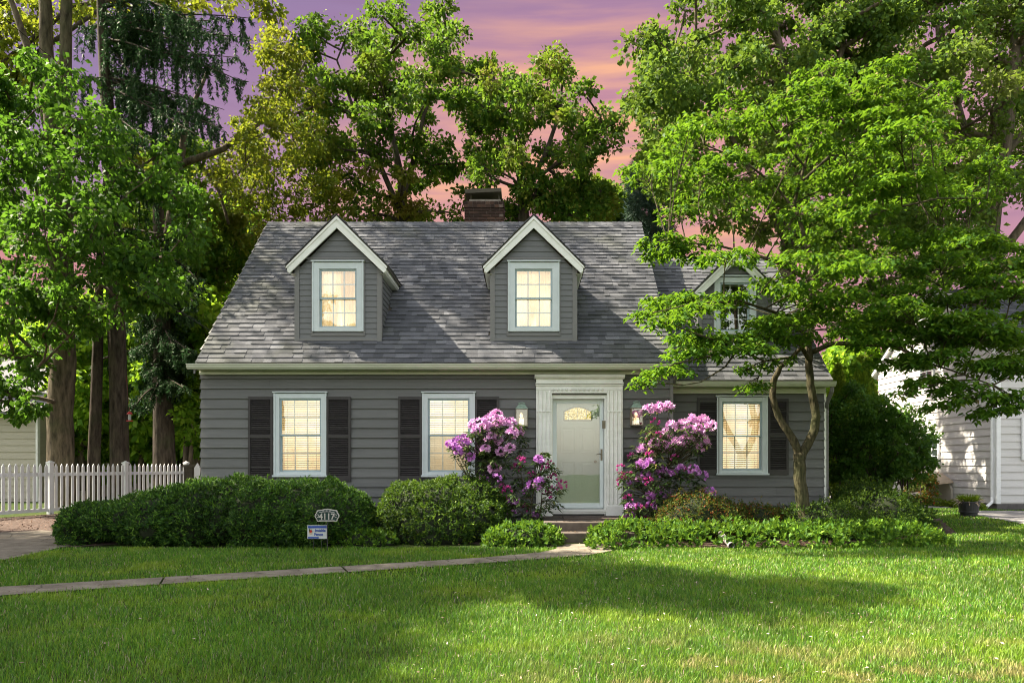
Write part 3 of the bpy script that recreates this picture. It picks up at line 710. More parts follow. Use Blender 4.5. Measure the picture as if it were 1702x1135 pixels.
# ---- dormers
def dormer(d, ze, apex, ry_of_z, wtop, wbot, ww, style, lit, seed, label):
    """gabled dormer: ze = eave height at the rake tip, apex = outer peak"""
    cx, fy, hw, fz = d; b = MB(); oh = .14; hr = (apex-ze)      # 45 degree rakes
    rake_z = lambda xx: apex-abs(xx-cx)*1.0
    top = apex-.20
    f = lambda u, n, z: (cx+u, fy-n, z); side_top = apex-.14-hw
    ext = lambda z: (-min(hw-.07, max(0, top-z)), min(hw-.07, max(0, top-z)))
    hl = (-ww/2+.06, ww/2-.06, wbot+.05, wtop-.06)
    siding(b, f, fz+.02, top, .106, ext, [hl], n_bot=.017, n_top=.003); flatwall(b, f, fz-.05, top, ext, [hl], n=-.001, step=.12)
    for sg in (-1, 1):
        g = (lambda sg: (lambda u, n, z: (cx+sg*(hw+n-.02), fy+u, z)))(sg)
        e2 = lambda z: (0.0, max(.0, ry_of_z(z)-fy+.03)); siding(b, g, fz+.02, side_top, .106, e2, n_bot=.017, n_top=.003); flatwall(b, g, fz+.02, side_top, e2, n=-.001, step=.1)
    w = b.build('dormer', 'siding_vinyl', house); w['label'] = label
    c = MB()
    for sg in (-1, 1):
        x0, x1 = sorted((cx+sg*(hw-.08), cx+sg*(hw+.012))); c.box(x0, x1, fy-.03, fy+.10, fz-.02, side_top+.06)
    c.box(cx-hw+.08, cx+hw-.08, fy-.026, fy, fz-.01, fz+.03)
    # grey band round the window
    zz = wtop+.06; c.box(cx-hw+.08, cx+hw-.08, fy-.022, fy-.002, zz, zz+.035)
    for sg in (-1, 1): x0, x1 = sorted((cx+sg*(ww/2), cx+sg*(ww/2+.035))); c.box(x0, x1, fy-.03, fy-.001, wbot-.04, wtop+.04)
    c.box(cx-ww/2-.035, cx+ww/2+.035, fy-.03, fy-.001, wbot-.075, wbot-.036)
    c.build('corner_board', 'trim_grey', w)
    # white rake boards
    rk = MB(); yo = fy-oh
    for sg in (-1, 1):
        tipx = cx+sg*(apex-ze)
        rk.prism([(cx, yo, apex), (tipx, yo, ze), (tipx-sg*.0, yo, ze-.085), (tipx-sg*.045, yo, ze-.13), (cx, yo, apex-.245+.03)], (0, .035, 0))
        rk.prism([(cx, yo-.02, apex+.012), (tipx+sg*.02, yo-.02, ze-.008), (tipx+sg*.02, yo-.02, ze-.05), (cx, yo-.02, apex-.055)], (0, .0195, 0))
        yb = ry_of_z(ze-.1)
        rk.prism([(tipx+sg*.0, yo+.035, ze-.004), (tipx+sg*.0, yo+.035, ze-.10), (tipx-sg*.035, yo+.035, ze-.13), (tipx-sg*.035, yo+.035, ze-.03)], (0, yb-yo, 0))
        xa, xb = sorted((cx+sg*(hw-.02), tipx-sg*.035)); rk.poly([(xa, yo+.04, ze-.128), (xb, yo+.04, ze-.128), (xb, yb+.05, ze-.128), (xa, yb+.05, ze-.128)])
    rk.build('rake_board', 'white', w, bevel=.003)
    # soffit under the rakes and dormer roof planes
    sh = MB(); dk = MB()
    for sg in (-1, 1):
        O = Vector((cx+sg*(apex-ze+.03), fy-oh-.03, ze-.02)); U = Vector((0, 1, 0)); S = Vector((-sg, 0, 1)).normalized(); L = (apex-ze+.03)*math.sqrt(2)
        ex = lambda s: (0.0, ry_of_z(ze-.03+s/math.sqrt(2))-(fy-oh-.03)+.06)
        shingle_slope(sh, O+Vector((0, 0, .03)), U, S, L, ex, seed=seed+sg)
        zs = np.linspace(0, L, 8)
        for s0, s1 in zip(zs[:-1], zs[1:]):
            p = lambda u, s, h: tuple(O+U*u+S*s+Vector((0, 0, h)))
            e0, e1 = ex(s0)[1], ex(s1)[1]
            dk.hexa([p(.012, s0, -.03), p(e0, s0, -.03), p(e1, s1, -.03), p(.012, s1, -.03), p(.012, s0, .026), p(e0, s0, .026), p(e1, s1, .026), p(.012, s1, .026)])
    sh.build('dormer_roof', 'shingle', w); dk.build('dormer_deck', 'wood_dark', w)
    return w
dl = ['left dormer with sheer curtain and lit window', 'centre dormer with lit curtained window']
for i, d in enumerate(DORM):
    dormer(d, 5.10, 6.05, roofy, 5.21, 3.86, .97, 'curtain', True, 20+i*5, dl[i])
    window(house, d[0], d[1], 3.87, 5.20, .97, 'curtain', cas=.125, cap=True, sill=False, label='lit dormer window with sheer curtains')
dormer(WDORM, 4.85, 5.70, wroofy, 5.20, 3.98, .84, 'none', False, 40, 'right dormer with dark window behind the leafy tree')
window(house, WDORM[0], WDORM[1], 4.0, 5.18, .84, 'none', cas=.11, sill=False, lit=False, label='dark dormer window behind the tree')
window(house, W1[0], WY, W1[1], W1[2], W1[3], 'blind', label='lit ground floor window above the long hedge')
window(house, W2[0], WY, W2[1], W2[2], W2[3], 'blind_half', label='lit ground floor window above the rounded bush')
window(house, W3[0], WWY, W3[1], W3[2], W3[3], 'blind', label='lit window of the right wing')
for x0, x1, Yw, z0, z1 in ((414, 455, WY, .98, 2.60), (543.5, 584, WY, .98, 2.60), (662.5, 702, WY, .98, 2.60), (789.5, 829.5, WY, .98, 2.60), (1158, 1194, WWY, 1.10, 2.62), (1275, 1309, WWY, 1.10, 2.60)):
    shutter(house, X(x0, Yw), X(x1, Yw), Yw, z0, z1)
# ---- chimney
b = MB(); cx0, cx1, cy0, cy1 = X(773, 18.2), X(836, 18.2), 18.2, 18.9; r_ = random.Random(5); z = 5.9; row = 0
while z < 7.58:
    for (ax, a0, a1, fixed, sg) in (('x', cx0, cx1, cy0, -1), ('x', cx0, cx1, cy1, 1), ('y', cy0+.006, cy1-.006, cx0, -1), ('y', cy0+.006, cy1-.006, cx1, 1)):
        u = a0-(.1 if row % 2 else 0)
        while u < a1:
            p, q = max(u, a0), min(u+.2, a1); u += .212
            if q-p < .03 or r_.random() < .03: continue
            o1, o2 = fixed-sg*.02, fixed+sg*(.012+r_.uniform(0, .006)); lo, hi = sorted((o1, o2))
            if ax == 'x': b.box(p, q, lo, hi, z, z+.062)
            else: b.box(lo, hi, p, q, z, z+.062)
    z += .074; row += 1
for k in range(2):      # corbelled top courses
    u = cx0-.02-.01*k
    while u < cx1+.02: b.box(u, min(u+.1, cx1+.03), cy0-.03, cy1+.03, 7.60+k*.078, 7.67+k*.078); u += .107
ch = b.build('chimney', 'brick', roof)
b = MB(); b.box(cx0+.008, cx1-.008, cy0+.008, cy1-.008, 5.4, 7.60); b.box(cx0, cx1, cy0-.018, cy1+.018, 7.6, 7.755); b.box(cx0+.1, cx1-.06, cy0+.06, cy1-.06, 7.755, 7.83); b.build('mortar', 'mortar', roof)
b = MB(); zc = 7.97
b.hexa([(cx0, cy0-.05, zc-.03), (cx1-.04, cy0-.05, zc+.01), (cx1-.04, cy1+.05, zc+.01), (cx0, cy1+.05, zc-.03), (cx0, cy0-.05, zc+.07), (cx1-.04, cy0-.05, zc+.10), (cx1-.04, cy1+.05, zc+.10), (cx0, cy1+.05, zc+.07)])
for xx in (cx0+.14, cx1-.1):
    for yy in (cy0+.08, cy1-.08): b.box(xx-.012, xx+.012, yy-.012, yy+.012, 7.82, zc-.03)
b.build('chimney_cap', 'wood_dark', roof)

# ---- door surround
dr = MB(); xl0, xl1, xr0, xr1 = X(891, WY), X(917, WY), X(1008, WY), X(1034, WY); cxd = (xl0+xr1)/2
for a, c in ((xl0, xl1), (xr0, xr1)):
    dr.box(a, c, WY-.085, WY-.021, .42, 2.72)
    dr.box(a-.02, c+.02, WY-.12, WY-.0208, .30, .50); dr.box(a-.008, c+.008, WY-.10, WY-.0206, .50, .53)
    n = 4
    for k in range(n):      # reeded face
        xx = a+.035+(c-a-.07)*k/(n-1); dr.tube([(xx, WY-.086, .55), (xx, WY-.086, 2.70)], .017, 8)
    dr.box(a+.005, c-.005, WY-.108, WY-.0852, 2.30, 2.325)
dr.build('pilaster', 'white', house, bevel=.003)
en = MB()
en.box(xl0, xr1, WY-.10, WY-.022, 2.715, 2.80); en.box(xl0-.01, xr1+.01, WY-.125, WY-.0215, 2.80, 2.825)
en.box(xl0-.01, xr1+.01, WY-.15, WY-.0212, 2.83, 2.862); en.box(xl0+.002, xr1-.002, WY-.13, WY-.021, 2.862, 2.93)
en.prism([(xl0-.03, WY-.02, 2.93), (xl0-.03, WY-.17, 2.93), (xl0-.03, WY-.21, 2.955), (xl0-.03, WY-.225, 2.985), (xl0-.03, WY-.21, 3.0), (xl0-.03, WY-.02, 3.012)], (xr1-xl0+.06, 0, 0))
k = xl1+.02
while k < xr0-.02:      # scalloped beading
    en.lathe((k, WY-.107, 2.70), [(.012, 0), (.03, .015), (.034, .03), (.02, .04)], 8); k += .085
en.box(xl1, xr0, WY-.105, WY-.0216, 2.66, 2.714)
en.build('entablature', 'white', house, bevel=.003)
jb = MB(); jy = WY+.20
jb.box(DX0-.015, DX0+.02, WY-.019, jy, DZ0, 2.66); jb.box(DX1-.04, DX1+.015, WY-.019, jy, DZ0, 2.66); jb.box(DX0+.02, DX1-.04, WY-.019, jy, 2.56, 2.658)
jb.box(DX0-.0, DX1+.0, WY-.06, jy, .36, .41); jb.box(DX0-.02, DX1+.02, WY-.09, WY-.0, .41, .45)
jb.build('door_jamb', 'white', house)
b = MB(); b.box(DX0, DX1, WY+.0, WY+.2, 0.0, .36); b.build('sill_wall', 'foundation', house)
sx0, sx1, sz0, sz1, sy = DX0+.025, DX1-.045, .46, 2.555, WY+.10
st = MB(); t = .075
st.box(sx0, sx0+t, sy, sy+.035, sz0, sz1); st.box(sx1-t, sx1, sy, sy+.035, sz0, sz1); st.box(sx0+t, sx1-t, sy+.001, sy+.034, sz1-t, sz1); st.box(sx0+t, sx1-t, sy+.001, sy+.034, sz0, sz0+.10)
storm = st.build('storm_door', 'storm', house, bevel=.004)
b = MB(); b.box(sx0+t, sx1-t, sy+.015, sy+.020, sz0+.1, sz1-t); b.build('glass', 'glass', storm)
b = MB(); hx = sx1-.04; b.box(hx-.018, hx+.018, sy-.012, sy, 1.38, 1.60); b.tube([(hx, sy-.012, 1.50), (hx, sy-.045, 1.50), (hx-.05, sy-.05, 1.51), (hx-.11, sy-.05, 1.49)], [.011, .011, .009, .006], 8)
b.build('door_handle', 'bronze', storm, bevel=.003)
dy = jy+.02; door = MB()
def arch(x0, x1, z0, z1, rise, n=14): return [(x0, z0), (x1, z0)]+[(x1+(x0-x1)*i/n, z1+rise*math.sin(math.pi*i/n)) for i in range(n+1)]
door.box(sx0+.02, sx1-.02, dy, dy+.05, .44, 2.58)
def panel(a, c, e, g):
    for q in ((a, c, e, e+.014), (a, c, g-.014, g)): door.box(q[0], q[1], dy-.018, dy, q[2], q[3])
    door.box(a, a+.014, dy-.018, dy, e+.014, g-.014); door.box(c-.014, c, dy-.018, dy, e+.014, g-.014); door.box(a+.05, c-.05, dy-.014, dy, e+.05, g-.05)
dm = (sx0+sx1)/2
for a, c in ((sx0+.16, dm-.045), (dm+.045, sx1-.16)): panel(a, c, 1.53, 2.02); panel(a, c, .78, 1.36)
inner = door.build('front_door', 'door', house, bevel=.003)
ar = arch(dm-.27, dm+.27, 2.16, 2.33, .09); b = MB()
for i in range(len(ar)):
    p, q = ar[i], ar[(i+1) % len(ar)]
    if (Vector(p)-Vector(q)).length > .001: b.tube([(p[0], dy-.006, p[1]), (q[0], dy-.006, q[1])], .016, 6)
for k in (-.18, 0, .18): b.tube([(dm+k, dy-.006, 2.16), (dm+k*.9, dy-.006, 2.40)], .005, 5)
b.tube([(dm-.26, dy-.006, 2.30), (dm-.1, dy-.006, 2.22), (dm, dy-.006, 2.33), (dm+.1, dy-.006, 2.22), (dm+.26, dy-.006, 2.30)], .004, 5)
b.build('fanlight_frame', 'silver', inner)
b = MB(); b.prism([(p[0], dy-.004, p[1]) for p in ar], (0, .003, 0)); b.build('fanlight', 'leadlight', inner)
b = MB(); b.lathe((0, 0, 0), [(.02, 0), (.028, .02), (.028, .05), (.015, .06)], 12)
b.v = [(x+hx-.11, dy-z, y+1.36) for x, y, z in b.v]; b.build('door_knob', 'bronze', inner, smooth=True)
b = MB(); b.box(X(1001, WY), X(1006.5, WY), WY-.02, WY+.02, Z(712, WY), Z(699, WY)); b.build('doorbell', 'bronze', house, bevel=.003)
# downspout at the right wing corner
b = MB(); dxs = 6.0
b.tube([(dxs-.02, WEY+.0, 2.84), (dxs-.02, WEY+.02, 2.72), (dxs-.03, WWY-.12, 2.50), (dxs+.02, WWY+.02, 2.40), (dxs+.02, WWY+.02, .2)], .038, 8)
b.build('downspout', 'trim_grey', house, smooth=False)
b = MB(); jx = 2.90
b.tube([(jx, WEY-.1, 2.88), (jx-.02, WY-.18, 3.02), (jx-.03, WY-.2, 3.12)], .035, 8); b.build('gutter_elbow', 'trim_grey', house)

# ---- steps and mat
b = MB()
def slab(x0, x1, y0, y1, z0, z1, m, name, parent): q = MB(); q.box(x0, x1, y0, y1, z0, z1); return q.build(name, m, parent, bevel=.015)
steps = thing('front_steps', 'worn dark stone steps leading up to the front door', 'steps', (1.3, 12.6, 0))
slab(.35, 2.05, 12.58, 14.17, .0, .325, 'step', 'landing', steps)
slab(.45, 1.95, 12.27, 12.60, .0, .17, 'step', 'tread', steps)
b = MB(); b.box(.72, 1.80, 13.1, 13.85, .327, .347); mt = b.build('doormat', 'mat', None, bevel=.004); tag(mt, 'dark coir mat lying on the top step before the door', 'doormat')

# ---- wall lanterns
def lantern(px0, px1, py0, py1, label):
    x0, x1 = X(px0, WY-.12), X(px1, WY-.12); cx = (x0+x1)/2; hw = (x1-x0)/2*.94; z0, z1 = Z(py1, WY-.12), Z(py0, WY-.12); cy = WY-.02-.14
    t = thing('wall_lantern', label, 'wall lamp', (cx, WY, z0), 'lanterns beside the front door'); h = z1-z0; d = .10
    zb, zt = z0+.02, z0+h*.70; f = MB()
    f.box(cx-hw, cx+hw, cy-d, cy+d, z0, z0+.02)
    for sx in (-1, 1):
        for sy_ in (-1, 1): f.box(*sorted((cx+sx*hw, cx+sx*(hw-.014))), *sorted((cy+sy_*d, cy+sy_*(d-.014))), zb, zt)
    f.box(cx-hw, cx+hw, cy-d, cy+d, zt, zt+.012); f.build('lantern_frame', 'bronze', t)
    c = MB(); tp = zt+.012; k = hw*.55
    c.hexa([(cx-hw-.006, cy-d-.006, tp), (cx+hw+.006, cy-d-.006, tp), (cx+hw+.006, cy+d+.006, tp), (cx-hw-.006, cy+d+.006, tp), (cx-k, cy-d*.5, tp+.08), (cx+k, cy-d*.5, tp+.08), (cx+k, cy+d*.5, tp+.08), (cx-k, cy+d*.5, tp+.08)])
    c.box(cx-k*.85, cx+k*.85, cy-d*.45, cy+d*.45, tp+.08, z1-.03); c.tube([(cx-k, cy, z1-.02), (cx-k*.3, cy-.02, z1), (cx+k*.3, cy-.02, z1), (cx+k, cy, z1-.02)], .011, 6)
    c.build('lantern_cap', 'verdigris', t)
    g = MB(); g.box(cx-hw+.012, cx+hw-.012, cy-d+.006, cy-d+.009, zb, zt); g.build('glass', 'glass', t)
    e = MB(); e.box(cx-hw*.45, cx+hw*.35, cy-.03, cy+.03, zb+.02, zb+.14); e.lathe((cx-.01, cy, zb+.14), [(.012, 0), (.03, .03), (.028, .07), (.004, .11)], 10); e.build('lamp', 'lampglow', t)
    p = MB(); p.box(cx-hw*.8, cx+hw*.8, cy+d, WY-.006, z0+.01, zt+.06); p.build('back_plate', 'bronze', t)
lantern(856.5, 878, 669.5, 709, 'weathered lantern on the wall left of the front door')
lantern(1047, 1068, 667.5, 708, 'weathered lantern on the wall right of the front door')
# house number plaque
t = thing('number_plaque', 'black rectangular house number plaque 4117 on the wall behind pink flowers', 'plaque', (X(1056, WY), WY-.03, Z(758, WY)))
b = MB(); b.box(X(1037, WY), X(1078, WY), WY-.05, WY-.022, Z(767, WY), Z(751, WY)); b.build('plate', 'black', t)
text('4117', .14, (X(1055.5, WY), WY-.054, Z(757.5, WY)), 'silver', t, sx=.85)

# ================================================================== TREES AND PLANTS
LEAF = {}
LEAF['oak'] = leafmat('maple leaves', [(0, (0.020, 0.064, 0.007)), (0.4, (0.045, 0.110, 0.012)), (0.75, (0.085, 0.155, 0.018)), (1, (0.19, 0.20, 0.03))], 0.40, (0.24, 0.42, 0.03), big=(0.22, 0.14, 0.02), bigscale=0.30)
LEAF['gold'] = leafmat('yellow green leaves', [(0, (0.035, 0.075, 0.006)), (0.4, (0.08, 0.14, 0.012)), (0.8, (0.15, 0.19, 0.018)), (1, (0.24, 0.20, 0.03))], 0.45, (0.40, 0.46, 0.03), big=(0.20, 0.17, 0.02), bigscale=0.3)
LEAF['shade'] = leafmat('green broad leaves', [(0, (0.018, 0.056, 0.008)), (0.5, (0.042, 0.108, 0.012)), (0.85, (0.075, 0.165, 0.018)), (1, (0.15, 0.24, 0.03))], 0.42, (0.20, 0.42, 0.03))
LEAF['right'] = leafmat('fresh green leaves', [(0, (0.028, 0.065, 0.010)), (0.5, (0.055, 0.115, 0.016)), (0.85, (0.09, 0.17, 0.022)), (1, (0.15, 0.20, 0.03))], 0.38, (0.28, 0.42, 0.04), big=(0.14, 0.15, 0.03), bigscale=0.25)
LEAF['dog'] = leafmat('dogwood leaves', [(0, (0.024, 0.072, 0.010)), (0.5, (0.048, 0.122, 0.012)), (0.9, (0.095, 0.19, 0.018)), (0.985, (0.17, 0.26, 0.03)), (1, (0.35, 0.22, 0.15))], 0.40, (0.26, 0.46, 0.02))
LEAF['spruce'] = leafmat('spruce needles', [(0, (0.012, 0.034, 0.010)), (0.6, (0.030, 0.068, 0.020)), (1, (0.070, 0.125, 0.038))], 0.2, (0.06, 0.16, 0.06))
LEAF['pine'] = leafmat('blue pine needles', [(0, (0.03, 0.06, 0.05)), (0.6, (0.06, 0.11, 0.09)), (1, (0.10, 0.16, 0.13))], 0.2, (0.12, 0.2, 0.1))
LEAF['arbor'] = leafmat('arborvitae sprays', [(0, (0.05, 0.11, 0.008)), (0.5, (0.11, 0.19, 0.012)), (1, (0.20, 0.28, 0.02))], 0.35, (0.35, 0.45, 0.03))
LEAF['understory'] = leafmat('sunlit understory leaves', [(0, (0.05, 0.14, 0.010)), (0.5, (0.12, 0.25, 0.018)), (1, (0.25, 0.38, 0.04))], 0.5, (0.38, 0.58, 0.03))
LEAF['yew'] = leafmat('yew tips', [(0, (0.010, 0.030, 0.006)), (0.5, (0.022, 0.068, 0.010)), (0.8, (0.055, 0.14, 0.014)), (1, (0.16, 0.28, 0.03))], 0.2, (0.15, 0.30, 0.03), rough=0.6, spec=.2, bigscale=2)
LEAF['box'] = leafmat('boxwood leaves', [(0, (0.010, 0.030, 0.005)), (0.5, (0.026, 0.065, 0.008)), (0.8, (0.065, 0.13, 0.012)), (1, (0.18, 0.25, 0.02))], 0.25, (0.2, 0.35, 0.03), rough=0.6, spec=.22, bigscale=2)
LEAF['cover'] = leafmat('pachysandra leaves', [(0, (0.02, 0.060, 0.006)), (0.5, (0.05, 0.13, 0.010)), (0.8, (0.10, 0.20, 0.016)), (1, (0.18, 0.30, 0.02))], 0.28, (0.25, 0.42, 0.03), rough=0.6, spec=.22, bigscale=2)
LEAF['azalea'] = leafmat('azalea leaves', [(0, (0.025, 0.05, 0.008)), (0.4, (0.05, 0.09, 0.012)), (0.6, (0.09, 0.13, 0.02)), (0.78, (0.12, 0.11, 0.02)), (0.86, (0.22, 0.06, 0.02)), (1, (0.30, 0.06, 0.02))], 0.25, (0.25, 0.3, 0.03), bigscale=2)
LEAF['rhodo'] = leafmat('rhododendron leaves', [(0, (0.020, 0.050, 0.012)), (0.6, (0.050, 0.095, 0.022)), (0.93, (0.10, 0.14, 0.035)), (1, (0.25, 0.22, 0.06))], 0.15, (0.15, 0.25, 0.03), rough=0.3, spec=0.5, bigscale=2)
LEAF['shrub'] = leafmat('shrub leaves', [(0, (0.018, 0.055, 0.009)), (0.5, (0.038, 0.105, 0.012)), (1, (0.085, 0.17, 0.02))], 0.3, (0.2, 0.38, 0.03))
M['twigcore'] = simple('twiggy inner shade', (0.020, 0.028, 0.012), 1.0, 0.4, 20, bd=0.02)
def petalmat(name, a, b, c):
    m, t, out = mat(name); g = t.add('ShaderNodeNewGeometry'); col = t.ramp(g.outputs['Random Per Island'], [(0, a), (0.6, b), (1, c)])
    p = principled(t, col, 0.55, 0, 0.2); tr = t.add('ShaderNodeBsdfTranslucent'); t.link(col, tr.inputs[0])
    mx = t.add('ShaderNodeMixShader'); mx.inputs[0].default_value = .3; t.link(p.outputs[0], mx.inputs[1]); t.link(tr.outputs[0], mx.inputs[2]); t.link(mx.outputs[0], out.inputs[0]); return m
M['petal_pink'] = petalmat('lilac pink petals', (0.66, 0.30, 0.64), (0.84, 0.46, 0.80), (0.95, 0.70, 0.90))
M['petal_violet'] = petalmat('violet petals', (0.48, 0.15, 0.58), (0.70, 0.28, 0.76), (0.85, 0.48, 0.86))
M['petal_bud'] = petalmat('magenta buds', (0.34, 0.02, 0.16), (0.56, 0.06, 0.34), (0.70, 0.2, 0.52))

def curve(a, b, sag=0.0, n=5, wob=0.0):
    a = Vector(a); b = Vector(b); L = (b-a).length; out = []
    side = Vector((random.uniform(-1, 1), random.uniform(-1, 1), random.uniform(-.5, .5)))*wob*L
    for i in range(n+1):
        t = i/n; p = a.lerp(b, t)+Vector((0, 0, 1))*sag*L*math.sin(math.pi*t)+side*math.sin(math.pi*t); out.append(p)
    return out
def trunk_at(path, z):
    """point and radius on a trunk path [(x,y,z,r)] at height z"""
    for p, q in zip(path[:-1], path[1:]):
        if p[2] <= z <= q[2]:
            t = (z-p[2])/max(q[2]-p[2], 1e-6); return Vector(p[:3]).lerp(Vector(q[:3]), t), p[3]+(q[3]-p[3])*t
    return (Vector(path[-1][:3]), path[-1][3]) if z > path[-1][2] else (Vector(path[0][:3]), path[0][3])
def sub_path(path, n=3):
    out = []
    for p, q in zip(path[:-1], path[1:]):
        for i in range(n):
            t = i/n; out.append(tuple(p[k]+(q[k]-p[k])*t for k in range(4)))
    out.append(path[-1]); return out
def px_path(pts, Y):
    """[(px,py,width_px[,dY])] -> trunk path"""
    out = []
    for p in pts:
        y = Y+(p[3] if len(p) > 3 else 0); out.append((X(p[0], y), y, Z(p[1], y), p[2]/2/F*y))
    return out
def fill_poly(poly, Y, depth, n, rpx, holes=(), seed=1, squash=0.8):
    """clumps filling a crown outline given in photograph pixels, spread over a real depth"""
    r = random.Random(seed); poly = np.array(poly, float); x0, y0 = poly.min(0); x1, y1 = poly.max(0)
    cx, cy_ = poly.mean(0); out = []; tries = 0
    while len(out) < n and tries < n*60:
        tries += 1; px, py = r.uniform(x0, x1), r.uniform(y0, y1)
        if not in_poly(np.array([px]), np.array([py]), poly)[0]: continue
        if any(in_poly(np.array([px]), np.array([py]), h)[0] for h in holes): continue
        e = min(1, math.hypot((px-cx)/((x1-x0)/2), (py-cy_)/((y1-y0)/2)))
        dy = depth/2*math.sqrt(max(0.05, 1-e*e))*r.uniform(-1, 1); y = Y+dy
        rr = r.uniform(*rpx)/F*Y
        if any(math.hypot((px-q[4])/1.0, (py-q[5])/1.0)/F*Y < (rr+q[3])*0.42 and abs(q[1]-y) < rr for q in out): continue
        out.append((X(px, y), y, Z(py, y), rr, px, py))
    return [(a, b_, c, rr, rr, rr*squash) for a, b_, c, rr, _, _ in out]
def crown_leaves(clumps, per, L, W, spread=0.33, twigs=16, droop=0.25, up=0.5, seed=0, shell=0.55, hang=0.0):
    """leaf clusters gathered on twigs inside every clump"""
    vs = []; tips = []
    for (x, y, z, rx, ry, rz) in clumps:
        k = max(4, int(twigs)); u = rand_unit(k); rad = (shell+(1-shell)*rng.random(k))[:, None]
        tc = np.array([x, y, z])+u*rad*np.array([rx, ry, rz]); tips.append(tc)
        n = per*k; idx = np.repeat(np.arange(k), per); c = tc[idx]+rng.normal(size=(n, 3))*spread*np.array([rx, ry, rz*.8])*.6
        out = unit(c-np.array([x, y, z])); d = unit(out*0.6+rng.normal(size=(n, 3))*.6+np.array([0, 0, -droop-hang]))
        nn = unit(rng.normal(size=(n, 3))*.7+np.array([0, 0, up])); s = rng.uniform(.65, 1.25, n)
        vs.append(leaf_verts(c, d, nn, L*s, W*s, droop=.1))
    return np.concatenate(vs), tips
def tree(name, label, paths, clumps, leaf, bk, per=40, L=.16, W=.10, twigs=16, group=None, limbs=True, sub=5, cat='tree', spread=.33, droop=.25, up=.5, limb_r=.25, shell=.5, rise=.55, seed=1, extra=None, minr=.012):
    random.seed(seed); base = paths[0][0]
    t = thing(name, label, cat, (base[0], base[1], 0), group); b = MB()
    for p in paths:
        sp = sub_path(p, 3); b.tube([(q[0]+random.uniform(-.2, .2)*q[3]*.5, q[1], q[2]) for q in sp], [q[3] for q in sp], 10)
    v, tips = crown_leaves(clumps, per, L, W, spread, twigs, droop, up, shell=shell)
    if limbs:
        nodes = []; rm = max(p[0][3] for p in paths)
        for p in paths:
            for q in sub_path(p, 5):
                if q[2] > p[0][2]+(p[-1][2]-p[0][2])*.28: nodes.append((Vector(q[:3]), 0.0, q[3]))
        info = sorted(((min((Vector(cl[:3])-n_[0]).length for n_ in nodes), i) for i, cl in enumerate(clumps)))
        md = max(i_[0] for i_ in info)+.5; lm = max(minr*2, limb_r*rm)
        rad = lambda d_: minr+(lm-minr)*max(0, 1-d_/md)**1.6
        for d0, i in info:
            c = Vector(clumps[i][:3]); a, da, ra = min(nodes, key=lambda n_: (n_[0]-c).length+.7*max(0, n_[0].z-c.z+.2)+.25*n_[1])
            L_ = (a-c).length; n_ = max(3, min(7, int(L_/.45))); cu = curve(a, c, sag=random.uniform(-.02, .08), n=n_, wob=.09)
            b.tube(cu, [min(rad(da+L_*j/n_), ra) for j in range(n_+1)], 5, cap=False)
            for j in range(1, n_+1): nodes.append((cu[j], da+L_*j/n_, min(rad(da+L_*j/n_), ra)))
            for q in tips[i][:sub]:
                b.tube(curve(cu[-1 if random.random() < .6 else -2], q, sag=.04, n=3, wob=.08), [minr*.9, minr*.75, minr*.55, minr*.35], 4, cap=False)
    if extra: extra(b)
    b.build('trunk', bk, t, smooth=True)
    np_mesh('crown', v, 4, leaf, t)
    return t

# --- large tree behind the roof, left of the chimney
polyE = [(495,150),(500,60),(530,10),(555,20),(590,60),(625,20),(665,10),(690,60),(720,10),(745,5),(780,70),(790,110),(750,140),(742,190),(765,240),(800,290),(790,350),(740,372),(640,385),(570,350),(520,300),(470,250)]
holesE = [[(700,165),(738,150),(742,205),(712,215)], [(560,255),(600,250),(600,285),(565,285)], [(655,60),(690,70),(690,105),(660,100)]]
pE = px_path([(668,520,26),(667,370,18),(668,300,13),(652,230,10),(640,150,7),(650,80,4)], 26)
pE2 = px_path([(668,330,11),(690,260,9),(705,190,6),(735,120,3)], 26)
pE3 = px_path([(664,350,10),(630,270,8),(590,190,6),(560,100,3)], 26)
tree('broadleaf_tree', 'tall broadleaf tree behind the roof left of the chimney', [pE, pE2, pE3], fill_poly(polyE, 26, 7, 105, (15, 27), holesE, 2), LEAF['oak'], 'bark_dark', per=17, twigs=15, L=.155, W=.105, group='trees beyond the house', seed=2, sub=6, spread=.42)
# --- tree right of the chimney with orange tops
polyF = [(722,100),(750,85),(775,95),(800,125),(822,85),(850,100),(872,135),(890,120),(915,100),(960,105),(990,150),(978,185),(1028,200),(1030,235),(985,250),(1012,330),(1000,372),(840,378),(818,330),(775,300),(742,290),(770,230),(728,175),(720,140)]
holesF = [[(880,210),(905,190),(915,235),(890,255)], [(800,300),(850,270),(862,330),(838,345)], [(975,255),(1030,250),(1020,300),(985,300)]]
pF = px_path([(872,520,26),(870,365,20),(868,300,16),(850,225,12),(825,150,7),(815,110,4)], 25)
pF2 = px_path([(869,330,9),(905,260,8),(930,190,6),(935,130,3)], 25)
pF3 = px_path([(868,310,8),(900,290,6),(960,250,4),(1005,215,3)], 25)
tree('orange_tipped_tree', 'broadleaf tree with orange tinged tops behind the roof right of the chimney', [pF, pF2, pF3], fill_poly(polyF, 25, 7, 95, (15, 27), holesF, 3), LEAF['oak'], 'bark_dark', per=18, twigs=15, L=.155, W=.105, group='trees beyond the house', seed=3, sub=5, spread=.42)
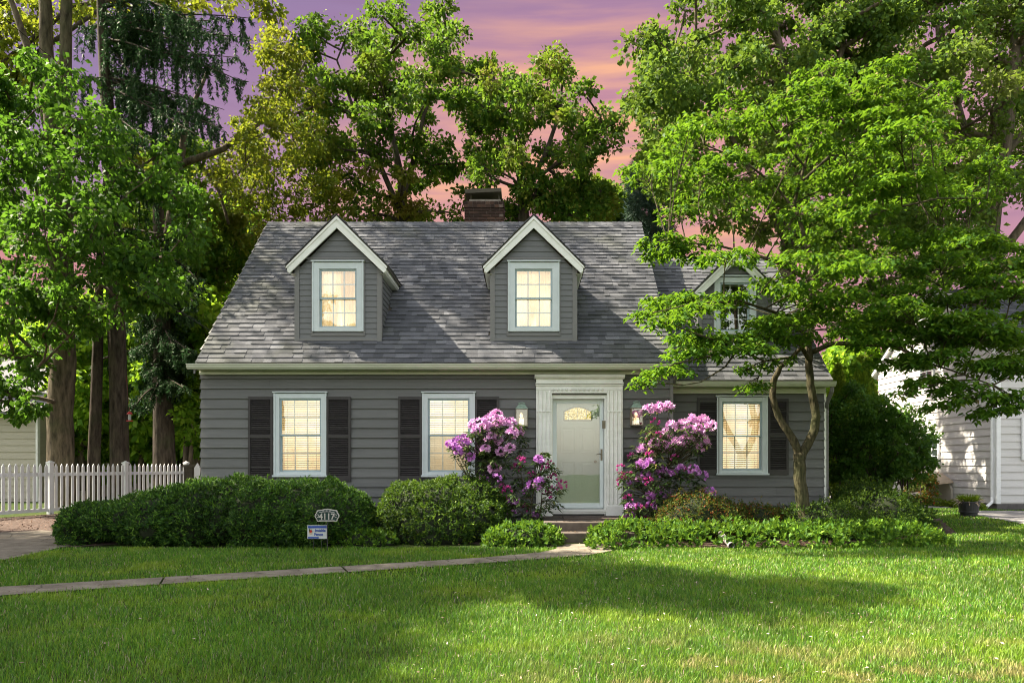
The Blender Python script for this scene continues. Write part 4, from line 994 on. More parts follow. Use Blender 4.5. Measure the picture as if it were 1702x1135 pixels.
# --- yellow green tree leaning in from the left
polyD = [(360,300),(345,250),(380,215),(430,180),(430,90),(455,30),(500,60),(545,110),(530,230),(575,300),(560,372),(440,385),(400,340)]
holesD = [[(330,215),(392,200),(392,245),(335,262)]]
def limbsD(b):
    for q in ([(300,262,11),(370,248,10),(430,205,8),(480,150,5),(515,90,3)], [(305,285,6),(365,320,5),(400,350,3),(430,372,2)], [(430,205,5),(480,210,4),(540,215,3)]):
        p = px_path(q, 24); b.tube([x[:3] for x in sub_path(p, 3)], [x[3] for x in sub_path(p, 3)], 7)
pD = px_path([(268,480,20),(290,330,16),(300,262,13),(310,200,9),(345,120,5)], 24)
tree('yellow_green_tree', 'loose yellow green tree between the spruce and the tall tree behind the roof', [pD, px_path([(296,275,12),(370,248,10),(430,205,8),(480,150,5),(515,90,3)], 24), px_path([(380,372,5),(365,320,5),(345,290,4)], 24), px_path([(430,205,6),(490,190,4),(540,170,3)], 24)], fill_poly(polyD, 24, 5, 100, (13, 24), holesD, 4), LEAF['gold'], 'bark', per=14, twigs=14, L=.125, W=.08, group='trees beyond the house', seed=4, sub=3, spread=.45, limb_r=.12)
tree('deep_green_tree', 'dark green tree filling in behind the left roof slope', [px_path([(330,700,16),(320,420,11),(300,300,6)], 30)], fill_poly([(190,240),(240,225),(330,225),(365,300),(400,330),(445,370),(420,470),(200,480)], 30, 6, 105, (15, 27), (), 171), LEAF['oak'], 'bark_dark', per=15, twigs=15, L=.19, W=.13, group='trees beyond the house', seed=171, sub=3)
# --- low trees just above the ridge on the right, blue pine
pL = px_path([(985,520,12),(985,370,9),(985,320,5)], 30)
tree('small_round_tree', 'low dark tree showing above the ridge right of centre', [pL], fill_poly([(940,330),(980,300),(1030,315),(1050,345),(1045,380),(930,380)], 30, 5, 22, (14, 24), (), 6), LEAF['oak'], 'bark_dark', per=14, twigs=16, L=.26, W=.17, group='trees beyond the house', seed=5)
pPi = px_path([(1085,560,12),(1085,400,9),(1080,320,6),(1072,262,3)], 28)
tree('blue_pine', 'bluish pine standing at the right end of the ridge', [pPi], fill_poly([(1055,290),(1072,262),(1088,300),(1110,350),(1125,420),(1100,470),(1060,420),(1050,350)], 28, 4, 34, (10, 20), (), 7), LEAF['pine'], 'bark_dark', per=26, twigs=14, L=.30, W=.035, group='trees beyond the house', seed=6, up=.1, droop=-.2)
# --- large trees on the right beyond the house
polyG = [(1045,165),(1062,60),(1090,52),(1125,95),(1160,40),(1118,0),(1130,-60),(1500,-60),(1520,400),(1380,470),(1240,400),(1120,350),(1062,250)]
holesG = [[(1200,130),(1250,120),(1250,155),(1210,160)]]
pG = px_path([(1300,620,34),(1310,420,28),(1330,250,22),(1300,100,14),(1270,-40,8)], 23)
pG2 = px_path([(1325,300,14),(1370,180,12),(1400,80,10),(1410,-60,7)], 23)
pG3 = px_path([(1305,400,12),(1240,270,9),(1180,170,7),(1130,90,4)], 23)
tree('tall_maple', 'tall full green tree rising behind the right wing of the house', [pG, pG2, pG3], fill_poly(polyG, 23, 8, 240, (18, 30), holesG, 8), LEAF['right'], 'bark', per=15, twigs=17, L=.155, W=.105, group='trees beyond the house', seed=8, spread=.42)
polyH = [(1440,-80),(1790,-80),(1790,340),(1700,330),(1640,330),(1600,440),(1520,450),(1470,330),(1430,120)]
pH = px_path([(1618,760,46),(1622,560,40),(1640,400,34),(1668,230,28),(1690,80,22),(1700,-60,16)], 24)
pH2 = px_path([(1622,480,17),(1665,420,15),(1710,360,13),(1760,290,9)], 24)
pH3 = px_path([(1650,330,14),(1600,200,10),(1560,60,8),(1550,-60,5)], 24)
pH4 = px_path([(1668,260,12),(1720,200,10),(1790,140,7)], 24)
tree('leaning_maple', 'big tree with thick leaning grey trunk at the right edge of the picture', [pH, pH2, pH3, pH4], fill_poly(polyH, 24, 8, 155, (20, 34), [[(1650,330),(1702,300),(1702,420),(1640,430)]], 9), LEAF['right'], 'bark', per=15, twigs=17, L=.155, W=.105, group='trees beyond the house', seed=9, spread=.42)

def tall_part(seed):
    """the part of the maple's crown that rises above the top of the picture"""
    r = random.Random(seed); out = []
    for _ in range(4000):
        if len(out) >= 66: break
        x, y = r.uniform(-15.5, -6.5), r.uniform(16.5, 21.8); z = r.uniform(1.3+.64*y+.9, 1.3+.64*y+5.5); rr = r.uniform(.6, 1.05)
        if any(math.dist((x, y, z), q[:3]) < rr*.95 for q in out): continue
        out.append((x, y, z, rr, rr, rr*.75))
    return out
# --- left side: thick maple, two spruces, dark conifer
pA = px_path([(103,850,52),(101,770,42),(100,690,40),(104,600,40),(102,420,38),(96,250,36)], 21.5)
pA1 = px_path([(90,270,26),(80,140,22),(76,20,20),(70,-120,16)], 21.5)
pA2 = px_path([(104,270,24),(108,140,20),(110,20,18),(114,-120,14)], 21.5)
pA3 = px_path([(84,230,18),(50,90,13),(22,10,9),(-20,-90,6)], 21.5)
polyA = [(-60,60),(-20,120),(30,130),(60,80),(110,110),(118,180),(170,160),(205,230),(275,215),(300,300),(330,350),(330,420),(300,480),(250,530),(200,520),(140,560),(60,600),(60,690),(-60,690)]
holesA = [[(60,640),(240,640),(240,760),(60,760)]]
tree('broad_maple', 'broad leafy maple with thick trunk behind the white picket fence', [pA, pA1, pA2, pA3], tall_part(61)+fill_poly(polyA, 19, 7, 165, (14, 30), holesA, 11), LEAF['shade'], 'bark', per=12, twigs=15, L=.145, W=.10, seed=11, sub=6, group='trees along the left side', up=.7, spread=.5, droop=.5, limb_r=.15)
tree('bare_crowned_tree', 'sparse leaves of a taller tree above the maple at the upper left', [px_path([(-30,800,34),(-25,400,28),(-10,100,18),(10,-80,8)], 27), px_path([(-18,190,10),(60,90,8),(160,20,6),(260,-30,4)], 27), px_path([(-12,120,9),(120,10,7),(280,-10,5),(430,-40,3)], 27)], fill_poly([(-60,-60),(230,-60),(480,-60),(480,30),(380,10),(300,20),(220,60),(140,90),(40,150),(-60,120)], 27, 6, 55, (16, 32), (), 12), LEAF['gold'], 'bark_dark', per=10, twigs=14, L=.20, W=.13, seed=12, sub=4, group='trees along the left side', limb_r=.07)

def spruce(name, label, trunk, boughs, Y, group, seed, strand=(.5, 1.3), nst=26, dens=24, leaf='spruce'):
    """conifer with hanging branchlets: boughs = [(px0,py0,px1,py1,dY,sag)] from trunk to tip"""
    random.seed(seed); r = np.random.default_rng(seed); t = thing(name, label, 'tree', (trunk[0][0], trunk[0][1], 0), group); b = MB(); V = []
    sp = sub_path(trunk, 3); b.tube([q[:3] for q in sp], [q[3] for q in sp], 12)
    for (x0, y0, x1, y1, dY, sag) in boughs:
        a = Vector(P(x0, y0, Y)); c = Vector(P(x1, y1, Y+dY)); cu = curve(a, c, sag=sag, n=10, wob=.03); L = (c-a).length
        b.tube(cu, [.045-.036*i/10 for i in range(11)], 5, cap=False)
        for k in range(int(nst*L/3)):
            f = random.uniform(.12, 1)*10; i = min(9, int(f)); p = cu[i].lerp(cu[i+1], f-i)
            side = Vector((random.uniform(-.5, .5), random.uniform(-.5, .5), 0)); h = random.uniform(*strand)*(0.5+.5*math.sin(math.pi*min(1, f/10+.15)))
            q = p+side*.6; e = q+Vector((random.uniform(-.12, .12), random.uniform(-.12, .12), -h))
            st = [p, q+Vector((0, 0, -.05)), e]; b.tube(st, [.005, .004, .002], 3, cap=False)
            n = int(dens*(h+.3)*1.6); tt = r.random(n)[:, None]
            base_ = np.where(tt < .25, np.array(p)+(np.array(st[1])-np.array(p))*tt*4, np.array(st[1])+(np.array(e)-np.array(st[1]))*(tt-.25)/.75)
            d = unit(r.normal(size=(n, 3))*.55+np.array([0, 0, -.8])); V.append(leaf_verts(base_, d, r.normal(size=(n, 3)), r.uniform(.07, .16, n), .035))
    b.build('trunk', 'bark_dark', t, smooth=True); np_mesh('crown', np.concatenate(V), 4, LEAF[leaf], t); return t
rs = random.Random(21); bo = []
for (x1, y1) in ((262,30),(300,60),(340,50),(385,75),(415,45),(330,105),(370,120),(405,110),(290,150),(340,165),(380,170),(260,190),(310,205),(350,200),(250,95),(225,20),(235,150),(290,10),(380,20),(400,150),(360,200),(330,235),(285,235),(240,225),(320,20),(410,70)):
    bo.append((176+(1 if y1 > 100 else -4), y1*.7-10+rs.uniform(-30, 40), x1+rs.uniform(-12, 12), y1+rs.uniform(-15, 15), rs.uniform(-2.5, 2.0), rs.uniform(-.02, .09)))
for (x1, y1) in ((120,60),(110,150),(125,250),(250,330),(300,400),(240,480),(110,420),(290,300),(330,350),(270,430)): bo.append((180, y1-20, x1, y1, rs.uniform(-1.5, 1.5), .04))
trC = px_path([(200,850,36),(199,770,30),(197,640,28),(190,450,27),(183,250,23),(172,80,17),(165,-80,12)], 22)
spruce('weeping_spruce', 'tall spruce with hanging dark branchlets left of the house', trC, bo, 22, 'trees along the left side', 31, strand=(.3, 1.3), nst=21, dens=46)
bo = []
for _ in range(84):
    y_ = rs.uniform(380, 640); bo.append((272, y_, rs.choice((rs.uniform(205, 260), rs.uniform(285, 345))), y_+rs.uniform(5, 50), rs.uniform(-1.8, 1.8), .06))
trD = px_path([(274,850,44),(273,770,36),(272,700,33),(270,600,30),(268,450,24),(262,330,16),(258,250,8)], 25)
spruce('dark_conifer', 'dark drooping conifer with stout ridged trunk beside the house', trD, bo, 25, 'trees along the left side', 32, strand=(.25, .7), nst=36, dens=40)
trB = px_path([(155,850,24),(156,770,20),(160,660,18),(163,560,16),(165,480,12),(166,380,6)], 22)
spruce('slim_spruce', 'slim straight trunk between the thick maple and the spruce', trB, [(162, 540, 135, 560, .5, .02), (163, 500, 195, 525, -.5, .02), (164, 450, 140, 470, .6, .02), (163, 600, 190, 590, .6, .02)], 22, 'trees along the left side', 33, strand=(.2, .5), nst=20)
# sunlit trees in the back gardens seen between the trunks
rs = random.Random(5)
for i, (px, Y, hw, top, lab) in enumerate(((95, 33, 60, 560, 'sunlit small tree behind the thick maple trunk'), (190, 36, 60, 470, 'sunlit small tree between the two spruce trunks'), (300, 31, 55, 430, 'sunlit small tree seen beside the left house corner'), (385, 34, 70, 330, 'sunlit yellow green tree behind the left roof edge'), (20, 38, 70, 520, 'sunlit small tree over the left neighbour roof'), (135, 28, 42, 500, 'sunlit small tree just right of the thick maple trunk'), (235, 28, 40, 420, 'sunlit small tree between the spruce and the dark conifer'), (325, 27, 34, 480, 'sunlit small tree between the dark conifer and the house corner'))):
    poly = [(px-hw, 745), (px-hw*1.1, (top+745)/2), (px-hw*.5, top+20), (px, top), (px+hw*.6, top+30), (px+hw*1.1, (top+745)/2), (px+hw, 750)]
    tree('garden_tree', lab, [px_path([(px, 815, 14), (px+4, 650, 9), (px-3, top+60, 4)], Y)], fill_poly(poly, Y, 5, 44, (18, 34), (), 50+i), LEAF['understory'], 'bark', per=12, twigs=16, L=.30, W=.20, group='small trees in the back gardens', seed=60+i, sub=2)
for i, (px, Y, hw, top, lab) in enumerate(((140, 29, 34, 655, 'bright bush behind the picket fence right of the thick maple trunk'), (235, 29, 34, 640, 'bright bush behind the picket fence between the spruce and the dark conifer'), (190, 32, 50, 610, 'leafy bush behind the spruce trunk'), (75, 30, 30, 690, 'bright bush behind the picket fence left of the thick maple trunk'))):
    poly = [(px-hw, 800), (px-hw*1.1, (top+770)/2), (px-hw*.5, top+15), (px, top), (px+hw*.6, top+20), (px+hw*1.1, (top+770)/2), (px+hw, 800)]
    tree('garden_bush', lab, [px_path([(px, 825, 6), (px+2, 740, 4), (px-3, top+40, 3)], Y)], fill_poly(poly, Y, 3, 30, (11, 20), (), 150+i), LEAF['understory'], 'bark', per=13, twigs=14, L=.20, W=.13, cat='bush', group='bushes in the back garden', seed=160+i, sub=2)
# red twin stems by the house corner
tree('twin_stem_tree', 'slim twin stemmed young tree beside the left house corner', [px_path([(309,850,10),(309,740,9),(306,690,7),(303,620,5)], 26), px_path([(312,850,8),(318,740,7),(322,680,6),(320,600,4)], 26)], fill_poly([(290,700),(300,640),(335,600),(340,720),(320,740)], 26, 3, 14, (10, 18), (), 71), LEAF['understory'], 'bark', per=12, twigs=12, L=.18, W=.12, group='small trees in the back gardens', seed=71)

# --- right side behind the wing
def cone_tree(name, label, px, top, base, hw, Y, leaf, seed, n=7000, group=None):
    random.seed(seed); x, z1, z0, w_ = X(px, Y), Z(top, Y), 0.1, hw/F*Y
    t = thing(name, label, 'tree', (x, Y, 0), group); b = MB(); b.tube([(x, Y, 0), (x, Y, z1*.8)], [.09, .02], 8); b.build('trunk', 'bark', t)
    h = rng.random(n)**.8; a = rng.uniform(0, 2*np.pi, n); rad = w_*np.minimum(1, (1-h)*1.7)*np.clip(1+.16*np.sin(a*7+h*23)+.13*np.sin(a*11-h*41), .6, 1.3)*np.sqrt(rng.uniform(.45, 1, n))
    c = np.stack([x+rad*np.cos(a), Y+rad*np.sin(a), z0+(z1-z0)*h], 1); d = unit(np.stack([np.cos(a)*.5, np.sin(a)*.5, np.ones(n)], 1)+rng.normal(size=(n, 3))*.35)
    np_mesh('crown', leaf_verts(c, d, rng.normal(size=(n, 3)), rng.uniform(.10, .24, n), rng.uniform(.05, .1, n)), 4, LEAF[leaf], t)
cone_tree('arborvitae', 'bright arborvitae column, the taller one right of the wing', 1434, 597, 830, 38, 23, 'arbor', 81, 9000, 'arborvitae beyond the wing')
cone_tree('arborvitae', 'bright arborvitae nearest the wing downspout', 1393, 612, 830, 30, 24, 'arbor', 82, 8000, 'arborvitae beyond the wing')
tree('garden_tree', 'pale round tree behind the arborvitae', [px_path([(1420,820,12),(1420,600,6)], 36)], fill_poly([(1370,640),(1380,585),(1430,560),(1480,590),(1480,640)], 36, 4, 20, (14, 24), (), 83), LEAF['understory'], 'bark', per=12, twigs=14, L=.3, W=.2, group='small trees in the back gardens', seed=83)
# loose shrub beside the wing
pS = [(X(1440+dx_, 17.3), 17.3, 0, .02) for dx_ in (0,)]
random.seed(90); st = []
for i in range(16):
    x0 = 1385+i*8.5; st.append([(X(x0, 17), 17+random.uniform(-.6, .8), 0.0, .022), (X(x0+random.uniform(-12, 12), 17), 17, .9, .016), (X(x0+random.uniform(-28, 28), 17), 17, 1.9, .008)])
tree('tall_shrub', 'big loose dark green shrub filling the gap right of the wing', st, fill_poly([(1375,790),(1378,660),(1400,640),(1450,650),(1500,680),(1535,720),(1545,770),(1510,800),(1440,790)], 17, 2.4, 80, (13, 24), (), 91), LEAF['shrub'], 'bark_dark', per=17, twigs=16, L=.085, W=.055, cat='shrub', seed=91, sub=3, rise=.9, minr=.006)
tree('russet_shrub', 'small reddish leaved shrub against the white neighbour wall', [[(X(1530, 18.6), 18.6, 0, .02), (X(1530, 18.6), 18.6, .8, .01)]], fill_poly([(1500,830),(1500,760),(1530,745),(1550,790),(1550,835)], 18.6, 1.0, 16, (9, 15), (), 93), LEAF['azalea'], 'bark_dark', per=14, twigs=12, L=.08, W=.045, cat='shrub', seed=93, sub=2, minr=.005)
# far wood closing the view between gardens: one mass
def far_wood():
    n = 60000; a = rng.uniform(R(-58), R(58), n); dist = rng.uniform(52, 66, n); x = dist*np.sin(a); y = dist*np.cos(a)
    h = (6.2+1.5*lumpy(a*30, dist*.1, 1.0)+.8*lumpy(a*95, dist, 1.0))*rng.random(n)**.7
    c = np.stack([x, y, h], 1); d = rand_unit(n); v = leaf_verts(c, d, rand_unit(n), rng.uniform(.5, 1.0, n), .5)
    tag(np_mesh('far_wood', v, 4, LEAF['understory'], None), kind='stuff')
far_wood()

# --- the dogwood in front of the wing
def dogwood():
    random.seed(77); Y = 13.0; t = thing('flowering_dogwood', 'fresh green dogwood with forked mossy trunk in front of the right wing', 'tree', (X(1336, Y), Y, 0))
    b = MB()
    tr0 = px_path([(1340,905,30),(1337,870,25),(1335,835,22),(1330,800,20),(1329,770,19),(1330,752,20)], Y)
    lt = px_path([(1329,756,14),(1319,732,13),(1303,708,12),(1290,682,11),(1284,658,10.5),(1285,634,10.5),(1297,610,9,-.1),(1316,594,7,-.3),(1340,570,6,-.6)], Y)
    rt = px_path([(1331,756,15),(1343,738,15),(1353,715,14.5),(1356,692,14),(1354,673,13),(1347,640,12.5),(1345,605,12),(1344,576,12),(1350,520,11),(1352,460,9,.1),(1340,400,7,.2),(1320,340,6,.3),(1345,250,4,.3),(1370,160,2.5,.3)], Y)
    for p in (tr0, lt, rt):
        sp = sub_path(p, 3); b.tube([(q[0]+random.uniform(-.008, .008), q[1]+random.uniform(-.008, .008), q[2]) for q in sp], [q[3]*random.uniform(.94, 1.06) for q in sp], 12)
    limbs = [ # (list of px points with width and dY)
        [(1346,600,8),(1330,572,7,-.3),(1300,556,6,-.8),(1260,572,5,-1.2),(1225,582,4,-1.5),(1180,592,3,-1.8),(1120,605,2,-2)],
        [(1225,582,4,-1.5),(1205,610,3,-1.6),(1165,635,2,-1.8),(1135,640,1.5,-1.9)],
        [(1350,585,9),(1385,570,8,-.2),(1430,572,7,-.5),(1490,575,6,-.7),(1550,560,4,-.9),(1640,545,3,-1),(1720,560,2,-1)],
        [(1490,575,5,-.7),(1530,600,4,-1.1),(1580,615,3,-1.5),(1650,640,2,-1.8)],
        [(1350,530,7),(1400,500,6,.3),(1460,470,5,.5),(1540,450,4,.6),(1640,440,2,.8)],
        [(1351,470,7),(1300,440,6,-.3),(1260,425,5,-.6),(1200,410,3.5,-.8),(1110,400,2,-1)],
        [(1344,410,6),(1400,380,5,-.5),(1470,350,4,-.9),(1560,330,2.5,-1.3),(1640,330,1.5,-1.4)],
        [(1330,360,5),(1290,310,4,.3),(1240,270,3.5,.4),(1170,240,2,.5)],
        [(1335,300,4.5),(1400,240,4,.1),(1470,200,3,0),(1540,150,1.5,-.1)],
        [(1340,280,4),(1290,220,3,-.5),(1250,160,2,-.8)],
        [(1316,594,5,-.3),(1270,600,4,-1),(1200,570,3,-1.6),(1130,545,2,-2.1)],
        [(1345,560,6),(1290,520,5,-.9),(1230,500,4,-1.5),(1150,505,2.5,-2),(1085,520,1.5,-2.2)]]
    lp = []
    for q in limbs:
        p = px_path(q, Y); sp = sub_path(p, 3); b.tube([x[:3] for x in sp], [max(x[3], .007) for x in sp], 7, cap=False); lp += [Vector(x[:3]) for x in sp[2:]]
    lp += [Vector(x[:3]) for x in rt[9:]]
    # tiers of foliage: (px, py, half width px, dY, droop to each side)
    outer = [(1085,235),(1120,190),(1175,150),(1230,130),(1290,115),(1340,95),(1400,80),(1460,85),(1520,100),(1570,135),(1590,200),(1625,230),(1655,290),(1660,340),(1700,395),(1740,470),(1740,600),(1700,650),(1650,655),(1600,640),(1560,655),(1500,640),(1470,600),(1400,555),(1330,545),(1290,555),(1240,585),(1200,590),(1150,600),(1090,625),(1050,650),(1045,625),(1085,590),(1110,565),(1070,530),(1085,505),(1150,480),(1130,430),(1075,385),(1085,360),(1130,335),(1100,300),(1065,290)]
    gaps = [[(1172,425),(1285,415),(1290,480),(1262,540),(1185,540)], [(1385,600),(1480,590),(1480,680),(1385,680)]]
    tiers = []; r = random.Random(15); tries = 0
    op = np.array(outer, float)
    edge = [(1070,632,28,-2.0),(1105,612,40,-1.9),(1150,585,45,-1.7),(1200,560,45,-1.5),(1110,530,35,-2.1),(1165,508,40,-1.9),(1215,492,40,-1.5),(1095,395,35,-1.0),(1150,400,42,-.9),(1130,348,42,-.6),(1270,555,40,-1.4),(1300,530,45,-1.5),(1265,548,35,-1.6),(1330,475,50,-1.5),(1395,490,55,-1.6),(1450,540,50,-1.4),(1510,520,60,-1.5),(1580,545,55,-1.6),(1300,600,25,-.9),(1255,640,28,-.9),(1650,600,55,-1.6),(1690,560,50,-1.4),(1640,545,50,-1.7),(1380,430,55,-1.3),(1470,440,60,-1.2),(1560,430,60,-1.0),(1650,440,60,-.9),(1170,285,45,-.4),(1120,250,35,.2),(1500,600,40,-1.5),(1540,630,40,-1.7),(1590,640,45,-1.8),(1500,480,60,-1.0),(1600,490,60,-1.2),(1680,480,55,-1.0),(1560,585,50,-1.6),(1700,610,50,-1.5),(1620,655,35,-1.9),(1680,655,35,-1.8),(1530,540,55,-1.3),(1610,560,55,-1.4),(1600,400,55,-.6),(1690,410,45,-.4),(1560,670,32,-1.9),(1650,680,35,-1.9),(1700,670,40,-1.8),(1500,650,26,-1.8),(1450,600,30,-1.2),(1330,560,35,-1.0),(1240,610,25,-.9)]
    for px, py, hw, dY in edge: tiers.append((px, py, hw, dY))
    while len(tiers) < 168 and tries < 6000:
        tries += 1; px, py = r.uniform(1045, 1760), r.uniform(80, 600)
        if not in_poly(np.array([px]), np.array([py]), op)[0]: continue
        if any(in_poly(np.array([px]), np.array([py]), g)[0] for g in gaps): continue
        e = min(1, abs(px-1390)/330); dY = 2.5*math.sqrt(max(.04, 1-e*e))*r.uniform(-1, 1)
        if any(abs(px-q[0]) < 32 and abs(py-q[1]) < 17 and abs(dY-q[3]) < 1.2 for q in tiers): continue
        tiers.append((px, py, r.uniform(30, 55), dY))
    V = []
    for px, py, hw, dY in tiers:
        y = Y+dY; c = np.array(P(px, py, y)); rx = 1.08*hw/F*y; k = int(42*(hw/40)**2)
        a = rng.uniform(0, 2*np.pi, k); rr = np.sqrt(rng.random(k)); u = rr*np.cos(a)*rx; v = rr*np.sin(a)*rx*.9
        zz = -.20*(rr**2)*rx+rng.normal(0, .022, k)+.03*np.sin(u*9)
        tc_ = c+np.stack([u, v, zz], 1)
        # supporting twigs
        src = min(lp, key=lambda q: (q-Vector(c)).length+max(0, q.z-c[2])*1.5); cu = curve(src, Vector(c)-Vector((0, 0, .06)), sag=.05, n=5, wob=.06)
        b.tube(cu, [.014, .012, .010, .009, .008, .007], 5, cap=False)
        for q in tc_[::4]: b.tube(curve(cu[random.choice((3, 4, 5))], Vector(q)-Vector((0, 0, .03)), sag=.05, n=3, wob=.05), [.006, .005, .004, .003], 3, cap=False)
        m = 7; idx = np.repeat(np.arange(k), m); n = k*m; ph = rng.uniform(0, 2*np.pi, n)
        d = unit(np.stack([np.cos(ph), np.sin(ph), rng.uniform(-.75, .1, n)], 1)+np.stack([u, v, zz*0], 1)[idx]*.35/rx)
        nn = unit(np.array([0, 0, 1.])+rng.normal(size=(n, 3))*.35); s = rng.uniform(.6, 1.15, n)
        V.append(leaf_verts(tc_[idx]+rng.normal(size=(n, 3))*.035, d, nn, .105*s, .058*s, fold=.12, droop=.25))
    V = np.concatenate(V); print('dogwood leaves', len(V)//4)
    b.build('trunk', 'bark_dog', t, smooth=True); np_mesh('crown', V, 4, LEAF['dog'], t)
dogwood()

def street_tree():
    k = Vector((-SUN.x/SUN.z, -SUN.y/SUN.z)); r = random.Random(44); cl = []
    shade = [G(-900, 990), G(-100, 1135), G(300, 1180), G(640, 1160), G(700, 1060), G(660, 1000), G(800, 985), G(1000, 1005), G(1330, 1015), G(1480, 1010), G(1380, 975), G(1120, 962), G(960, 945), G(900, 925), G(640, 912), G(300, 905), G(0, 885), G(-500, 890)]
    pol = np.array(shade); tries = 0
    while len(cl) < 180 and tries < 12000:
        tries += 1; x, y = r.uniform(pol[:, 0].min(), pol[:, 0].max()), r.uniform(pol[:, 1].min(), pol[:, 1].max())
        if not in_poly(np.array([x]), np.array([y]), pol)[0]: continue
        z = max(r.uniform(10.2, 13.5), 2.6+.76*y+.6); rr = r.uniform(.5, .85) if x > -2 else r.uniform(.7, 1.15)
        q = (x-k.x*z, y-k.y*z, z, rr, rr, rr*.7)
        if any(math.dist(q[:3], p[:3]) < .75*rr for p in cl): continue
        cl.append(q)
    tree('street_tree', 'large spreading tree just outside the left edge whose crown shades the lawn', [[(-13.5, 8.6, 0, .42), (-13.4, 8.7, 3, .34), (-13.0, 8.9, 6, .30), (-12.2, 9.2, 9, .22), (-11, 9.4, 11.5, .12)], [(-13.0, 8.9, 6, .2), (-11, 9.5, 8.5, .16), (-8.5, 10.2, 10.5, .08)]], cl, LEAF['shade'], 'bark', per=22, twigs=20, L=.18, W=.13, seed=44, sub=2, spread=.5, limb_r=.12)
street_tree()

def across_street():
    src = next(o for o in bpy.data.objects if o.name == 'tall_maple'); sx = src.location.x
    for i, (x, y, rz, s, lab) in enumerate(((-13, -19, 1.0, 1.0, 'large tree across the street, reflected at the left of the door glass'), (1.5, -24, 2.4, 1.05, 'large tree across the street directly opposite the front door'), (14, -20, 4.0, .95, 'large tree across the street opposite the right wing'), (27, -12, 5.2, 1.0, 'large tree across the street towards the neighbour house'))):
        o = copy_tree(src); o['label'] = lab; o['group'] = 'trees across the street'; o.location = (x, y, 0); o.rotation_euler = (0, 0, rz); o.scale = (s, s, s); o.name = 'tall_maple'
across_street()

# ================================================================== SHRUBS AND FLOWERS
def ico(c, r, sub=3, amp=.08, seed=0):
    bm = bmesh.new(); bmesh.ops.create_icosphere(bm, subdivisions=sub, radius=1); rr = random.Random(seed); o = [rr.uniform(0, 9) for _ in range(3)]
    V = []
    for v in bm.verts:
        p = v.co; k = 1+amp*(math.sin(p.x*5+o[0])+math.sin(p.y*6+o[1])+math.sin(p.z*5+o[2])); V.append((c[0]+p.x*r[0]*k, c[1]+p.y*r[1]*k, max(.0, c[2]+p.z*r[2]*k)))
    F_ = [tuple(v.index for v in f.verts) for f in bm.faces]; bm.free(); return V, F_
def bush(name, label, blobs, leaf, dens, L, W, cat='shrub', group=None, kind=None, rosette=6, jit=.07, core=.86, upb=.45, seed=1, stems=False):
    blobs = [tuple(map(float, b_)) for b_ in blobs]; allc = []; alln = []
    for i, (x, y, z, a, b_, c) in enumerate(blobs):
        area = 2*math.pi*((a*b_)**1.6/1+(a*c)**1.6+(b_*c)**1.6)**(1/1.6)/3**(1/1.6)*2; n = int(area*dens); u = rand_unit(n)
        p = np.array([x, y, z])+u*np.array([a, b_, c])*(1+rng.normal(0, jit, (n, 1))-jit*.6+.06*np.sin(u[:, :1]*9+i)+.05*np.sin(u[:, 2:]*11+2*i))
        k = p[:, 2] > .01
        for j, (x2, y2, z2, a2, b2, c2) in enumerate(blobs):
            if j != i: k &= (((p-np.array([x2, y2, z2]))/np.array([a2, b2, c2]))**2).sum(1) > .86
        allc.append(p[k]); alln.append(unit(u[k]/np.array([a, b_, c])))
    C = np.concatenate(allc); Nn = np.concatenate(alln); n = len(C); idx = np.repeat(np.arange(n), rosette); m = len(idx)
    ax = unit(Nn+np.array([0, 0, upb])+rng.normal(size=(n, 3))*.3)[idx]
    d = unit(ax*.75+rand_unit(m)*.85); nn = unit(ax+rng.normal(size=(m, 3))*.4); s = rng.uniform(.6, 1.3, m)
    V = leaf_verts(C[idx]+rng.normal(size=(m, 3))*.012, d, nn, L*s, W*s, fold=.15)
    print(name, m)
    if kind == 'stuff':
        return tag(np_mesh(name, V, 4, LEAF[leaf]), kind='stuff')
    t = thing(name, label, cat, (blobs[0][0], blobs[0][1], 0), group); np_mesh('foliage', V, 4, LEAF[leaf], t)
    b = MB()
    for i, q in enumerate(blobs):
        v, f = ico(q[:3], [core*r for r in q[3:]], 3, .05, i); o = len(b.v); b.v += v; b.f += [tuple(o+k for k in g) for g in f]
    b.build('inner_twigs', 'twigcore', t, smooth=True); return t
rs = random.Random(3)
hb = []
for i, x in enumerate(np.linspace(-6.95, -3.25, 8)):
    h = [.28, .42, .52, .60, .66, .65, .64, .60][i]
    hb.append((x, 12.85-.05*i+rs.uniform(-.1, .1), .38, .62, 1.08+rs.uniform(-.08, .08), h)); hb.append((x+.2, 12.3+rs.uniform(-.05, .12), .28, .5, .55, h*.62))
hb.append((-7.25, 12.35, .25, .38, .6, .42)); hb.append((-3.0, 12.9, .3, .42, .7, .50)); hb.append((-5.2, 13.2, .42, 1.2, .5, .60))
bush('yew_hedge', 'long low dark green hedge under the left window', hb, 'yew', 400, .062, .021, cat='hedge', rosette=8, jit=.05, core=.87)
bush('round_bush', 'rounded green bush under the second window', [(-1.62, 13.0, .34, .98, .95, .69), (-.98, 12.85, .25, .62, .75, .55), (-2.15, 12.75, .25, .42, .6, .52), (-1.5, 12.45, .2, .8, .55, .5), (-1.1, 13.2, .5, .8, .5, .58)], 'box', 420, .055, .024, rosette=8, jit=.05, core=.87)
bush('low_bright_plant', 'low bright green leafy plant beside the front steps', [(.02, 12.0, .05, .55, .48, .30), (-.3, 11.95, .03, .35, .4, .22), (.32, 11.9, .03, .3, .35, .24)], 'cover', 260, .080, .036, cat='plant', rosette=8, jit=.08)
